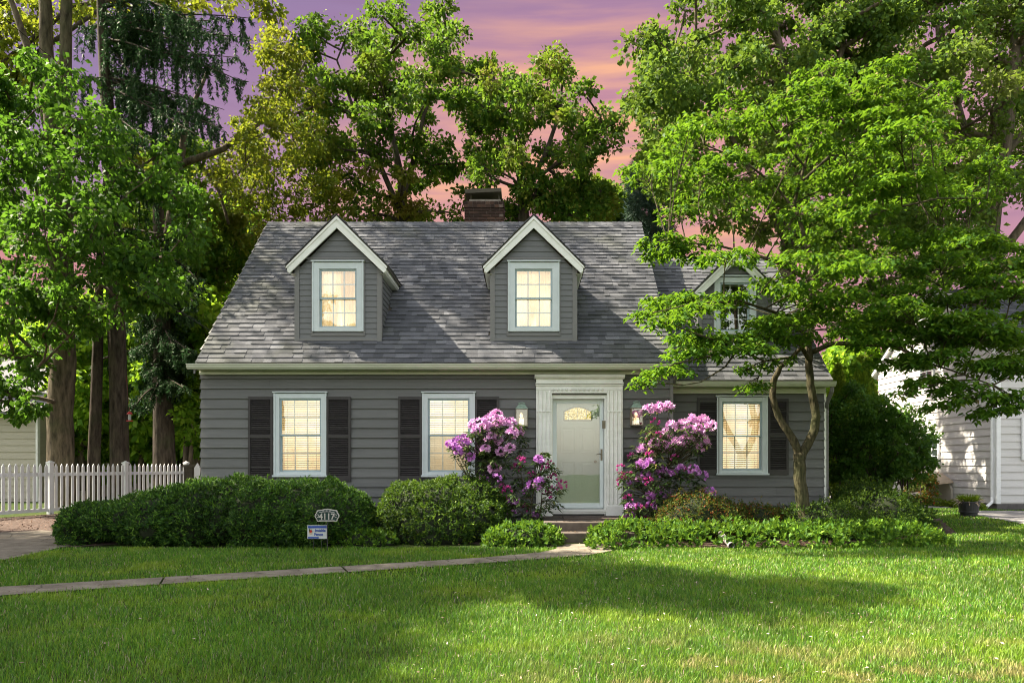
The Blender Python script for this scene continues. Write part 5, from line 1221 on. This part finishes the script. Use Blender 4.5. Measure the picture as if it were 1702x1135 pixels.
bush('low_bright_plant', 'low bright green plant between the long hedge and the rounded bush', [(-2.75, 11.85, .02, .42, .32, .24), (-2.35, 12.0, .02, .3, .3, .20)], 'cover', 280, .070, .032, cat='plant', rosette=8, jit=.08)
cb = []
for i in range(26):
    x = 1.35+i*.21; y = 11.75+.30*math.sin(i*.37-.6)*.3+max(0, (x-4.6))*.18; cb.append((x+rs.uniform(-.05, .05), y+rs.uniform(-.08, .12), 0, .34, .42, .26+rs.uniform(-.04, .05))); cb.append((x+.1, y+.55, .03, .36, .42, .28+rs.uniform(-.04, .05)))
bush('ground_cover', '', cb, 'cover', 170, .085, .038, kind='stuff', rosette=8, jit=.12)
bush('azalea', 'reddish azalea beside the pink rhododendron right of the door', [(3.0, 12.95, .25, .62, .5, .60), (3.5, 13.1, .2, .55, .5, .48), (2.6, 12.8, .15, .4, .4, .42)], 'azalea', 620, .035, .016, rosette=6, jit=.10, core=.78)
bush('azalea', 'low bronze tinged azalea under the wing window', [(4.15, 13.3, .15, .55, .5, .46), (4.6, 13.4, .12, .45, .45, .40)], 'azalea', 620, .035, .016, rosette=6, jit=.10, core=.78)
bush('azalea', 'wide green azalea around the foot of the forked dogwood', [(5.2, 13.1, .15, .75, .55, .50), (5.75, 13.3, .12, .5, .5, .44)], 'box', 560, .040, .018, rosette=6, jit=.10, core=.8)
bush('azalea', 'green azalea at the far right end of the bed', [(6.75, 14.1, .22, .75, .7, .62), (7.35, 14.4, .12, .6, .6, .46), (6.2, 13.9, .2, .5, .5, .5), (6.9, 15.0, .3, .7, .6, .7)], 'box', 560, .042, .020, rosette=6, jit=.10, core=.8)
for x, y, lab in ((12.9, 23.3, 'lime green clump by the neighbour wall left of the planter'), (13.1, 21.7, 'lime green clump by the neighbour wall right of the planter')):
    bush('border_plant', lab, [(x, y, .0, .3, .5, .2), (x+.1, y+.9, .0, .3, .45, .18)], 'arbor', 200, .10, .04, cat='plant', rosette=6, group='clumps by the neighbour wall')

def truss_mesh(name, m, R_=.095, n=20, pl=.05, bud=False):
    V = []
    r = np.random.default_rng(len(name)); k = n
    u = unit(r.normal(size=(k*3, 3))); u = u[u[:, 2] > -.35][:k]
    for q in u:
        c = q*R_*(.55 if bud else .62)*np.array([1, 1, .85]); a0 = r.uniform(0, 6.28); t1 = unit(np.cross(q, [.3, .8, .5])[None])[0]; t2 = np.cross(q, t1)
        for j in range(5):
            a = a0+j*2*math.pi/5; rd = t1*math.cos(a)+t2*math.sin(a); d = unit((rd*(.35 if bud else .85)+q*.75)[None]); V.append(leaf_verts(np.array([c]), d, np.array([q]), pl*r.uniform(.8, 1.15), pl*(.45 if bud else .75), fold=.1))
    o = np_mesh(name, np.concatenate(V), 4, m); me = o.data; bpy.data.objects.remove(o); return me
TR = {'p': truss_mesh('lilac pink truss', 'petal_pink'), 'v': truss_mesh('violet truss', 'petal_violet', n=18), 'b': truss_mesh('magenta bud truss', 'petal_bud', .06, 12, .035, True)}
def rhodo(name, label, flowers, extra_poly, n_extra, base, Y, sc, ox, oy, seed, dpt=.3, stems=5):
    """flowers = [(zx, zy, type, size)] read from an enlarged crop with scale sc and origin ox, oy"""
    r = random.Random(seed); random.seed(seed); t = thing(name, label, 'flowering shrub', (base[0], base[1], 0), 'rhododendrons by the front door'); V = []; st = MB(); whorls = []
    for zx, zy, ty, sz in flowers:
        px, py = ox+zx/sc, oy+zy/sc; y = Y+r.uniform(-dpt, dpt); p = Vector(P(px, py, y)); whorls.append((p, ty, sz))
    ep = np.array(extra_poly, float); k = 0
    while k < n_extra:
        px, py = r.uniform(ep[:, 0].min(), ep[:, 0].max()), r.uniform(ep[:, 1].min(), ep[:, 1].max())
        if in_poly(np.array([px]), np.array([py]), ep)[0]: y = Y+r.uniform(-dpt, dpt*1.4); whorls.append((Vector(P(px, py, y)), None, 1)); k += 1
    main = []
    for i in range(stems):
        a = Vector((base[0]+r.uniform(-.15, .15), base[1]+r.uniform(-.1, .1), 0)); w_ = whorls[r.randrange(len(whorls))][0]; e = a.lerp(w_, .7); cu = curve(a, e, sag=.05, n=6, wob=.12)
        st.tube(cu, [.018-.012*j/6 for j in range(7)], 6); main += cu[2:]
    for p, ty, sz in whorls:
        q = p-Vector((0, 0, .05)); s = min(main, key=lambda m_: (m_-q).length+max(0, m_.z-q.z)); st.tube(curve(s, q, sag=-.04, n=4, wob=.08), [.008, .007, .006, .005, .004], 4, cap=False)
        m = 9 if ty else 10; n = m; a = rng.uniform(0, 6.28)+np.arange(n)*2.4; el = rng.uniform(-.75, .15, n)
        d = np.stack([np.cos(a), np.sin(a), el], 1); c = np.array(q)+d*.01+np.stack([np.zeros(n), np.zeros(n), rng.uniform(-.05, .02, n)], 1)
        nn = np.stack([-np.cos(a)*el*.3, -np.sin(a)*el*.3, np.ones(n)], 1)+rng.normal(size=(n, 3))*.2; L = rng.uniform(.09, .15, n); V.append(leaf_verts(c, d, nn, L, L*.32, fold=.12, droop=.12))
        if ty:
            o = bpy.data.objects.new('flower_cluster', TR[ty]); COL.objects.link(o); o.location = p; o.rotation_euler = (r.uniform(-.9, .1), r.uniform(-.5, .5), r.uniform(0, 6)); f = 1.28*sz*r.uniform(.88, 1.15); o.scale = (f, f, f); attach(o, t)
    st.build('stems', 'bark_dog', t, smooth=True); np_mesh('foliage', np.concatenate(V), 4, LEAF['rhodo'], t)
    return t
p_, v_, b_ = 'p', 'v', 'b'
FL1 = [(823,368,p_,1),(775,385,p_,.9),(690,425,p_,1),(735,412,p_,1),(780,432,p_,1),(830,415,p_,1.05),(868,412,p_,1),(910,418,p_,1.05),(700,455,p_,.8),(920,475,p_,1),(955,468,p_,.95),(785,505,p_,1),(822,520,p_,1.05),(905,565,p_,.8),(850,585,p_,.85),(720,577,p_,.95),(757,572,p_,.95),(637,502,v_,.9),(590,520,v_,1.05),(548,550,v_,1.05),(575,575,v_,1),(612,545,v_,1),(630,612,v_,.9),(665,625,v_,.85),(812,690,p_,1.05),(745,768,v_,.95),(828,747,v_,.85),(800,815,v_,.7),(640,530,v_,.8),(685,470,p_,.6)]
FL2 = [(942,690,b_,1.3),(970,640,b_,1.2),(985,640,b_,1),(1080,640,v_,1),(1155,668,b_,1.2),(1165,745,b_,1.3),(1228,785,b_,1.3),(1058,795,v_,1.15),(1010,830,v_,.7),(1128,850,b_,1.3),(1160,815,b_,1.2),(1205,808,b_,1.2),(870,862,b_,1.1),(930,895,v_,1),(905,965,v_,1.1),(1065,980,v_,.95),(1000,930,b_,1.2),(862,802,b_,1.1),(1035,730,b_,1),(890,822,b_,1.2),(1110,690,b_,.9),(1085,770,v_,.8)]
rhodo('rhododendron', 'tall lilac pink rhododendron left of the door beside the window', FL1, [(750,735),(790,705),(870,700),(880,740),(850,760),(838,800),(850,840),(800,850),(780,800),(765,770)], 110, (X(835, 13.5), 13.5), 13.4, 3.661, 600, 590, 1, dpt=.22)
rhodo('rhododendron', 'lower open rhododendron with magenta buds just left of the door', FL2, [(845,800),(865,765),(905,745),(935,790),(935,830),(915,860),(870,865),(830,860)], 85, (X(885, 13.3), 13.3), 13.2, 3.661, 600, 590, 2, dpt=.22)
FR = [(60,268),(110,255),(175,250),(290,330),(357,332),(405,355),(190,360),(235,355),(295,382),(337,383),(160,405),(225,455),(270,440),(310,430),(360,437),(90,455),(145,478),(180,478),(365,470),(25,488),(20,575),(60,570),(120,597),(145,620),(235,595),(310,605),(355,635),(200,625),(45,630),(110,720),(70,757),(165,757),(75,805),(400,728)]
FR = [(x, y, ('v' if y > 560 else 'p'), (1.05 if y < 500 else .9)) for x, y in FR]+[(x, y, 'b', 1.2) for x, y in [(205,535),(10,655),(40,880),(5,810),(110,410),(70,520),(60,655),(285,600),(70,415),(95,340)]]
c2 = lambda x, y: ((840+x/3.337-1060)*3.339, (600+y/3.337-600)*3.339)
FR += [(*c2(x, y), k, s) for x, y, k, s in [(638,590,'b',1.2),(645,635,'b',1.1),(643,665,'b',1.2),(690,630,'b',1.2),(800,420,'b',1),(735,575,'p',.9),(770,565,'p',.95),(700,530,'b',1.3),(755,487,'v',.9),(712,662,'v',1.1),(745,655,'v',.9),(695,810,'v',1),(732,810,'v',1),(700,865,'v',1),(678,868,'b',1.2),(805,755,'v',1.15),(848,722,'v',1.05),(680,760,'b',1.3),(770,880,'b',1.2),(835,880,'b',1.2),(800,810,'b',1.1),(790,668,'b',1.2)]]
rhodo('rhododendron', 'big rhododendron with many pink flowers right of the door', FR, [(1030,790),(1050,745),(1075,700),(1110,690),(1180,700),(1175,740),(1130,770),(1170,800),(1170,860),(1060,880),(1040,850)], 190, (X(1105, 13.3), 13.3), 13.3, 3.339, 1060, 600, 3, dpt=.28, stems=8)

# ================================================================== FENCES
fence = thing('picket_fence', 'white vinyl picket fence running back along the left side', 'fence', (-12.45, 19.5, 0))
FD = Vector((.30, .954, 0)).normalized(); F0 = Vector((-12.45, 19.5, 0))
def fpt(s, z, o=0): p = F0+FD*s; return (p.x+FD.y*o, p.y-FD.x*o, z)
def fpost(s):
    b = MB(); h = .0575
    def ring(z, k): return [fpt(s-k, z, -k), fpt(s+k, z, -k), fpt(s+k, z, k), fpt(s-k, z, k)]
    b.hexa(ring(0, h)+ring(1.34, h)); b.hexa(ring(1.34, h+.02)+ring(1.365, h+.02)); b.hexa(ring(1.365, h+.01)+ring(1.41, .012)); b.build('post', 'fence', fence)
def fpanel(s0, s1):
    b = MB()
    def slab_(a, c, z0, z1, o0, o1): b.hexa([fpt(a, z0, o0), fpt(c, z0, o0), fpt(c, z0, o1), fpt(a, z0, o1), fpt(a, z1, o0), fpt(c, z1, o0), fpt(c, z1, o1), fpt(a, z1, o1)])
    slab_(s0, s1, .07, .16, -.022, .022); slab_(s0, s1, 1.00, 1.09, -.022, .022)
    n = int(round((s1-s0)/.165)); 
    for i in range(n):
        s = s0+(s1-s0)*(i+.5)/n; w_ = .038
        for a in (.024,):
            pts = [fpt(s-w_, .161, a), fpt(s+w_, .161, a), fpt(s+w_, 1.25, a), fpt(s, 1.325, a), fpt(s-w_, 1.25, a)]; n_ = Vector((FD.y, -FD.x, 0))*.02; b.prism(pts, n_)
    b.build('picket_panel', 'fence', fence)
for s in (-4.88, -2.44, 0, 2.44, 4.88): fpost(s)
for s in (-4.88, -2.44, 0, 2.44): fpanel(s+.06, s+2.38)
b = MB(); gx0, gx1, gy = X(307, 24.1), X(334, 23.6), 24.0
for i in range(5):
    a = gx0+(gx1-gx0)*i/5; b.box(a+.006, a+(gx1-gx0)/5-.006, gy, gy+.03, .05, 1.22)
b.box(gx0, gx1, gy-.03, gy, 1.22, 1.30)
gt = b.build('wooden_gate', 'wood_dark'); tag(gt, 'dark weathered wooden gate between the picket fence and the house', 'gate')
b = MB(); xx = X(330, 23.0); b.prism([(xx-.09, 22.9, .0), (xx+.09, 22.9, .0), (xx+.09, 22.9, 1.2), (xx, 22.9, 1.35), (xx-.09, 22.9, 1.2)], (0, .05, 0)); b.box(xx-.045, xx+.045, 22.95, 23.0, 0, 1.1)
tag(b.build('fence_board', 'fence'), 'single pointed white board beside the house corner', 'fence board')

# ================================================================== NEIGHBOURING HOUSES
def nwindow(parent, f, u0, u1, z0, z1, nm=(2, 4)):
    """f(u,n,z) maps to the wall; dark window with white frame and bars"""
    b = MB(); t = .07
    def bx(a, c, e, g, n0, n1): b.hexa([f(a, n0, e), f(c, n0, e), f(c, n1, e), f(a, n1, e), f(a, n0, g), f(c, n0, g), f(c, n1, g), f(a, n1, g)])
    bx(u0-t, u0, z0-t, z1+t, 0, .06); bx(u1, u1+t, z0-t, z1+t, 0, .06); bx(u0, u1, z1, z1+t, .001, .058); bx(u0, u1, z0-t, z0, .001, .058)
    for i in range(1, nm[0]): a = u0+(u1-u0)*i/nm[0]; bx(a-.012, a+.012, z0, z1, .02, .045)
    for i in range(1, nm[1]): a = z0+(z1-z0)*i/nm[1]; bx(u0, u1, a-.012, a+.012, .022, .043)
    w_ = b.build('window', 'fence', parent); g = MB(); b = g; bx(u0, u1, z0, z1, .004, .018); g.build('pane', 'darkglass', w_); return w_
nh = thing('neighbour_house', 'white clapboard neighbour house at the right edge of the picture', 'house', (16, 24, 0))
NX, NY0, NYR, NYB = 13.8, 21.6, 25.2, 28.8; NEZ, NRZ = 4.75, 7.2; ns = (NRZ-NEZ)/(NYR-(NY0-.4))
b = MB(); side = lambda u, n, z: (NX-n, u, z); nry = lambda z: NY0-.4+(z-NEZ)/ns
ne = lambda z: (NY0 if z < NEZ+.4*ns else nry(z), NYB if z < NEZ+.4*ns else 2*NYR-nry(z))
sh_ = [(24.57, 25.3, 1.36, 2.27), (24.9, 25.65, 4.24, 5.15)]
siding(b, side, .16, NRZ-.1, .222, ne, n_bot=.028, n_top=0); flatwall(b, side, 0.0, NRZ-.1, ne, n=-.002)
fr_ = lambda u, n, z: (u, NY0-n, z); siding(b, fr_, .20, NEZ, .222, lambda z: (NX, 24), n_bot=.028, n_top=0); flatwall(b, fr_, 0, NEZ, lambda z: (NX, 24), n=-.002)
b.build('wall', 'nwhite', nh)
for h in sh_: nwindow(nh, lambda u, n, z: (NX-.03-n, u, z), *h)
nwindow(nh, lambda u, n, z: (u, NY0-.03-n, z), X(1700, 21.6), X(1700, 21.6)+.8, 1.5, 2.6)
b = MB(); b.box(NX-.035, NX+.09, NY0-.035, NY0+.16, .16, NEZ); b.build('corner_board', 'fence', nh)
b = MB(); b.box(NX-.012, 24, NY0-.012, NYB, -.02, .16); b.build('foundation', 'foundation', nh)
b = MB(); nsv = Vector((0, NYR-NY0+.4, NRZ-NEZ)).normalized(); nl = slope_len(NY0-.4, NEZ, NYR, NRZ)
shingle_slope(b, (NX-.15, NY0-.4, NEZ+.04), (1, 0, 0), nsv, nl, lambda s: (0, 10), seed=70, expo=.18)
shingle_slope(b, (NX-.15, 2*NYR-NY0+.4, NEZ+.04), (1, 0, 0), Vector((0, -nsv.y, nsv.z)), nl, lambda s: (0, 10), seed=71, expo=.3)
rf = b.build('roof', 'shingle', nh)
b = MB()
for sg in (1, -1):
    y0 = NYR-sg*(NYR-NY0+.4); b.hexa([(NX-.13, y0, NEZ-.1), (24, y0, NEZ-.1), (24, NYR, NRZ-.1), (NX-.13, NYR, NRZ-.1), (NX-.13, y0, NEZ+.03), (24, y0, NEZ+.03), (24, NYR, NRZ+.03), (NX-.13, NYR, NRZ+.03)])
b.build('roof_trim', 'fence', rf)
b = MB(); b.box(NX-.2, 24, NY0-.52, NY0-.41, NEZ-.06, NEZ+.05); b.build('gutter', 'fence', nh)
b = MB(); b.tube([(NX-.03, NY0-.45, NEZ-.05), (NX-.07, NY0+.12, NEZ-.5), (NX-.07, NY0+.12, .35), (NX-.12, NY0+.05, .2), (NX-.4, NY0-.15, .08)], .045, 8); b.build('downspout', 'fence', nh)
hd = thing('wall_canopy', 'small tan canopy with its shadow built as a beige slab on the white neighbour wall', 'canopy', (13.5, 24.6, 0))
b = MB(); b.prism([(NX-.04, 24.35, 1.02), (NX-.04, 23.75, .78), (NX-.04, 23.72, .72), (NX-.04, 24.35, .95), (NX-.04, 25.3, .40), (NX-.04, 25.35, .46)], (-.75, 0, -.08)); b.build('canopy', 'tan', hd)
b = MB(); b.box(NX-.5, NX-.032, 23.75, 24.9, 0, .70) if False else b.prism([(NX-.035, 23.72, .0), (NX-.035, 24.95, .0), (NX-.035, 24.95, .62), (NX-.035, 24.35, .92), (NX-.035, 23.9, .74), (NX-.035, 23.74, .5)], (-.07, 0, 0)); b.build('canopy_shadow', 'nbeige', hd)  # thin beige slab on the wall standing in for the canopy's shadow

ng = thing('neighbour_garage', 'low beige clapboard building behind the fence at the left edge', 'garage', (-22, 27, 0))
GX = X(62, 26); b = MB(); ff = lambda u, n, z: (u, 26-n, z); siding(b, ff, .1, 3.05, .235, lambda z: (-32, GX), n_bot=.03, n_top=0); flatwall(b, ff, 0, 3.1, lambda z: (-32, GX), n=-.002)
fs = lambda u, n, z: (GX+n, u, z); ge = lambda z: (26 if z < 3.1 else 26+(z-3.1)*1.6, 33 if z < 3.1 else 33-(z-3.1)*1.6)
siding(b, fs, .1, 5.2, .235, ge, n_bot=.03, n_top=0); flatwall(b, fs, 0, 5.2, ge, n=-.002); b.build('wall', 'nbeige', ng)
b = MB(); b.box(GX-.02, GX+.05, 25.94, 26.08, 0, 3.05); b.build('corner_board', 'fence', ng)
b = MB()
for sg in (1, -1):
    y0 = 29.5-sg*3.9; b.hexa([(-32, y0, 3.0), (GX+.25, y0, 3.0), (GX+.25, 29.5, 5.35), (-32, 29.5, 5.35), (-32, y0, 3.14), (GX+.25, y0, 3.14), (GX+.25, 29.5, 5.5), (-32, 29.5, 5.5)])
b.build('roof', 'nroof', ng)
nb = thing('distant_house', 'beige house with grey roof glimpsed between the thick maple and the slim trunk', 'house', (-25, 38, 0))
x1 = X(166, 38); b = MB(); ff2 = lambda u, n, z: (u, 38-n, z); siding(b, ff2, .1, 4.4, .24, lambda z: (-31, x1), n_bot=.03, n_top=0); flatwall(b, ff2, 0, 4.5, lambda z: (-31, x1), n=-.002); b.poly([(x1, 38, 0), (x1, 45, 0), (x1, 45, 4.4), (x1, 38, 4.4)]); b.build('wall', 'nbeige', nb)
b = MB(); b.hexa([(-31, 37.5, 4.3), (x1+.4, 37.5, 4.3), (x1+.4, 41.5, 6.6), (-31, 41.5, 6.6), (-31, 37.5, 4.45), (x1+.4, 37.5, 4.45), (x1+.4, 41.5, 6.75), (-31, 41.5, 6.75)]); b.hexa([(-31, 41.5, 6.6), (x1+.4, 41.5, 6.6), (x1+.4, 45.5, 4.3), (-31, 45.5, 4.3), (-31, 41.5, 6.75), (x1+.4, 41.5, 6.75), (x1+.4, 45.5, 4.45), (-31, 45.5, 4.45)]); b.build('roof', 'nroof', nb)
nwindow(nb, ff2, X(122, 38), X(138, 38), 2.9, 4.5-.3, (2, 3))
nc = thing('distant_shed', 'weathered board shed far behind the left house corner', 'shed', (-16.5, 38, 0))
b = MB(); siding(b, ff2, .1, 2.3, .24, lambda z: (X(287, 38), X(340, 38)), n_bot=.03, n_top=0); b.box(X(287, 38), X(340, 38), 38.01, 41, 0, 2.3); b.build('wall', 'nbeige', nc)
b = MB(); b.prism([(X(284, 38), 37.7, 2.3), (X(284, 38), 41.3, 2.3), (X(284, 38), 39.5, 3.3)], (X(344, 38)-X(284, 38), 0, 0)); b.build('roof', 'nroof', nc)

# ================================================================== SMALL THINGS
# garden address sign
t = thing('address_sign', 'dark scalloped address sign reading 4117 on a stake before the hedge', 'sign', (X(543, 11.10), 11.10, 0))
def oval(cx, cz, w_, h, y):
    pts = []
    for i in range(40):
        a = 2*math.pi*i/40; x = math.cos(a); z = math.sin(a); k = 1+.05*math.cos(a*8); sx = math.copysign(abs(x)**.7, x)*w_/2*k; sz = math.copysign(abs(z)**.75, z)*h/2*k
        if sz < -h*.42: sz = -h*.42
        pts.append((cx+sx, y, cz+sz))
    return pts
sx_, sz_ = X(543.5, 11.10), Z(857, 11.10); b = MB(); b.prism(oval(sx_, sz_, .355, .205, 11.10), (0, .015, 0)); b.build('border', 'silver', t)
b = MB(); b.prism(oval(sx_, sz_, .325, .175, 11.092), (0, .008, 0)); b.build('plate', 'signgreen', t)
text('4117', .125, (sx_, 11.086, sz_-.012), 'silver', t, sx=.95, bold=.003, ext=.003)
b = MB(); b.tube([(sx_-.115+.23*i/10, 11.086, sz_+.052+.012*math.sin(math.pi*i/10)) for i in range(11)], .004, 5); b.tube([(sx_-.115, 11.086, sz_-.068), (sx_+.115, 11.086, sz_-.068)], .004, 5)
for k in (-1, 1): b.tube([(sx_+k*(.135+.016*math.cos(q)), 11.086, sz_+.0+.022*math.sin(q)) for q in np.linspace(0, 5.5, 10)], .004, 5)
for k in (-.05, 0, .05): b.tube([(sx_+k+.012*math.cos(q), 11.086, sz_+.075+.008*math.sin(q)) for q in np.linspace(0, 5.5, 8)], .003, 5)
b.build('scrollwork', 'silver', t)
b = MB(); b.tube([(sx_, 11.118, sz_-.05), (sx_, 11.118, 0)], .008, 6); b.build('stake', 'black', t)
# pet fence yard sign
t = thing('yard_sign', 'small white and blue yard sign with a brown badge at the foot of the hedge', 'sign', (X(528, 11.15), 11.15, 0)); yx, yz, yy = X(527.5, 11.15), Z(883.5, 11.15), 11.15
b = MB(); b.box(yx-.15, yx+.15, yy, yy+.008, yz-.105, yz+.10); b.build('panel', 'signwhite', t)
b = MB(); b.box(yx-.14, yx+.14, yy-.004, yy-.001, yz+.055, yz+.09); b.build('blue_band', 'signblue', t)
b = MB(); b.box(yx-.14, yx+.02, yy-.004, yy-.001, yz-.098, yz-.075); b.build('lower_blue_band', 'signblue', t)
b = MB(); b.prism([(yx-.1+.028*math.cos(q), yy-.003, yz-.005+.04*math.sin(q)) for q in np.linspace(0, 6.0, 12)], (0, .002, 0)); b.build('badge', 'tan', t)
b = MB(); b.prism([(yx-.1+.022*math.cos(q), yy-.006, yz+.008+.02*math.sin(q)) for q in np.linspace(0, 6.0, 12)], (0, .002, 0)); b.build('badge_spot', 'red', t)
text('Invisible', .062, (yx+.045, yy-.004, yz+.020), 'signblue', t, bold=.0015, sx=.8); text('Fence', .062, (yx+.02, yy-.004, yz-.038), 'signblue', t, bold=.0015, sx=.9)
b = MB(); b.tube([(yx-.06, yy+.012, yz-.1), (yx-.06, yy+.012, 0)], .004, 5); b.tube([(yx+.06, yy+.012, yz-.1), (yx+.06, yy+.012, 0)], .004, 5); b.build('stakes', 'black', t)
# planter
t = thing('planter', 'round black planter with spiky grass on the lawn edge before the white wall', 'planter', (X(1610, 18.6), 18.6, 0)); pc = (X(1610, 18.6), 18.6, 0.0)
b = MB(); b.lathe(pc, [(.17, 0), (.19, .03), (.20, .10), (.225, .11), (.225, .13), (.215, .14), (.245, .34), (.265, .35), (.265, .385), (.22, .385), (.21, .33), (.02, .33)], 24); b.build('pot', 'pot', t, smooth=False)
n = 420; a = rng.uniform(0, 6.28, n); c = np.array(pc)+np.stack([rng.uniform(0, .17, n)*np.cos(a), rng.uniform(0, .17, n)*np.sin(a), np.full(n, .33)], 1); d = np.stack([np.cos(a)*.5, np.sin(a)*.5, rng.uniform(.4, 1.4, n)], 1)
np_mesh('spiky_leaves', leaf_verts(c, d, rng.normal(size=(n, 3)), rng.uniform(.15, .36, n), .022, droop=.2), 4, LEAF['arbor'], t)
n = 60; a = rng.uniform(0, 6.28, n); c = np.array(pc)+np.stack([.17*np.cos(a), .17*np.sin(a), np.full(n, .34)], 1); d = np.stack([np.cos(a), np.sin(a), rng.uniform(.1, 1.4, n)], 1); np_mesh('dry_blades', leaf_verts(c, d, rng.normal(size=(n, 3)), rng.uniform(.2, .36, n), .02, droop=.5), 4, 'tan', t)
# downspout pipe lying in the bed
b = MB(); b.tube([(X(1182, 13.0), 13.0, .30), (X(1196, 12.1), 12.1, .20), (X(1214, 11.35), 11.35, .07)], .045, 12, cap=False); b.tube([(X(1214, 11.35), 11.35, .07), (X(1216, 11.30), 11.30, .062)], [.052, .052], 12, cap=False)
tag(b.build('drain_pipe', 'pipe', smooth=True), 'grey drain pipe poking out of the ground cover at the lawn edge', 'pipe')
# bird feeder
t = thing('bird_feeder', 'small red topped bird feeder hanging right of the spruce trunk', 'bird feeder', P(215.5, 701, 21)); c = P(215.5, 700, 21)
b = MB(); b.lathe((c[0], c[1], c[2]), [(.09, 0), (.09, .025), (.03, .03)], 12); b.build('tray', 'red', t); b = MB(); b.lathe((c[0], c[1], c[2]+.03), [(.04, 0), (.04, .17)], 12); b.build('tube', 'signwhite', t)
b = MB(); b.lathe((c[0], c[1], c[2]+.2), [(.08, 0), (.05, .05), (.01, .08)], 12); b.tube([(c[0], c[1], c[2]+.28), (c[0]-.1, c[1], c[2]+1.3)], .002, 4); b.build('lid', 'red', t)
# overhead service cables
def cable(label, a, c, sag):
    b = MB(); pts = [Vector(a).lerp(Vector(c), i/14)-Vector((0, 0, sag*math.sin(math.pi*i/14))) for i in range(15)]; b.tube(pts, .007, 5); tag(b.build('overhead_cable', 'cable'), label, 'cable', 'service cables')
cable('thin cable crossing the upper left trunks', P(-60, -30, 15), P(184, 168, 21.8), .12)
cable('thin cable coming down through the leaves to the left roof edge', P(100, 372, 19), (-6.1, 14.6, Z(553, 14.6)), .1)
# fallen leaves and bits on the steps, the walk and the driveway
n = 520; zs = []; pts = []
for i in range(n):
    k = rng.random()
    if k < .45: pts.append((rng.uniform(.4, 2.0), rng.uniform(12.6, 14.1), .330))
    elif k < .6: pts.append((rng.uniform(.5, 1.9), rng.uniform(12.28, 12.57), .175))
    else:
        i_ = rng.integers(0, len(near)-1); t1, t2 = rng.random(2); a = np.array(near[i_])*(1-t1)+np.array(near[i_+1])*t1; c = np.array(far[i_])*(1-t1)+np.array(far[i_+1])*t1; q = a*(1-t2)+c*t2; pts.append((q[0], q[1], .026))
pts = np.array(pts); d = rng.normal(size=(n, 3))*np.array([1, 1, .1]); s = rng.uniform(.015, .04, n)
M['litter'] = leafmat('dry leaf litter', [(0, (.08, .04, .02)), (.6, (.18, .10, .05)), (1, (.30, .20, .10))], .1, (.2, .1, .05))
tag(np_mesh('fallen_leaves', leaf_verts(pts, d, np.array([0, 0, 1.])+rng.normal(size=(n, 3))*.25, s, s*.5), 4, 'litter'), kind='stuff')
n = 26000; x = rng.uniform(-13.5, 9.4, n); y = rng.uniform(11, 24, n)
k = (in_poly(x, y, left_mulch) | in_poly(x, y, left_bed) | in_poly(x, y, right_bed)) & ~((x > LX) & (x < WRX) & (y > 14.2)); x, y = x[k], y[k]; n = len(x); s = rng.uniform(.02, .06, n)
M['chips'] = leafmat('bark chips', [(0, (.05, .028, .02)), (.6, (.12, .065, .045)), (1, (.26, .15, .10))], .02, (.1, .05, .03))
tag(np_mesh('bark_chips', leaf_verts(np.stack([x, y, rng.uniform(.014, .035, n)], 1), rng.normal(size=(n, 3))*np.array([1, 1, .25]), np.array([0, 0, 1.])+rng.normal(size=(n, 3))*.4, s, s*.45), 4, 'chips'), kind='stuff')

n = 1500; y = rng.uniform(4.2, 12, n); x = X(rng.uniform(-60, 1800, n), y); k = ~in_poly(x, y, left_bed) & ~in_poly(x, y, right_bed) & ~in_poly(x, y, left_drive) & (rng.random(n) < (.25+.75*(x > -1))); x, y = x[k], y[k]; n = len(x); s = rng.uniform(.012, .035, n)
M['petal_litter'] = leafmat('pale fallen petals and clippings', [(0, (.20, .12, .07)), (.4, (.42, .30, .22)), (1, (.62, .48, .50))], .1, (.4, .3, .3))
tag(np_mesh('fallen_petals', leaf_verts(np.stack([x, y, rng.uniform(.028, .05, n)], 1), rng.normal(size=(n, 3))*np.array([1, 1, .3]), np.array([0, 0, 1.])+rng.normal(size=(n, 3))*.4, s, s*.4), 4, 'petal_litter'), kind='stuff')
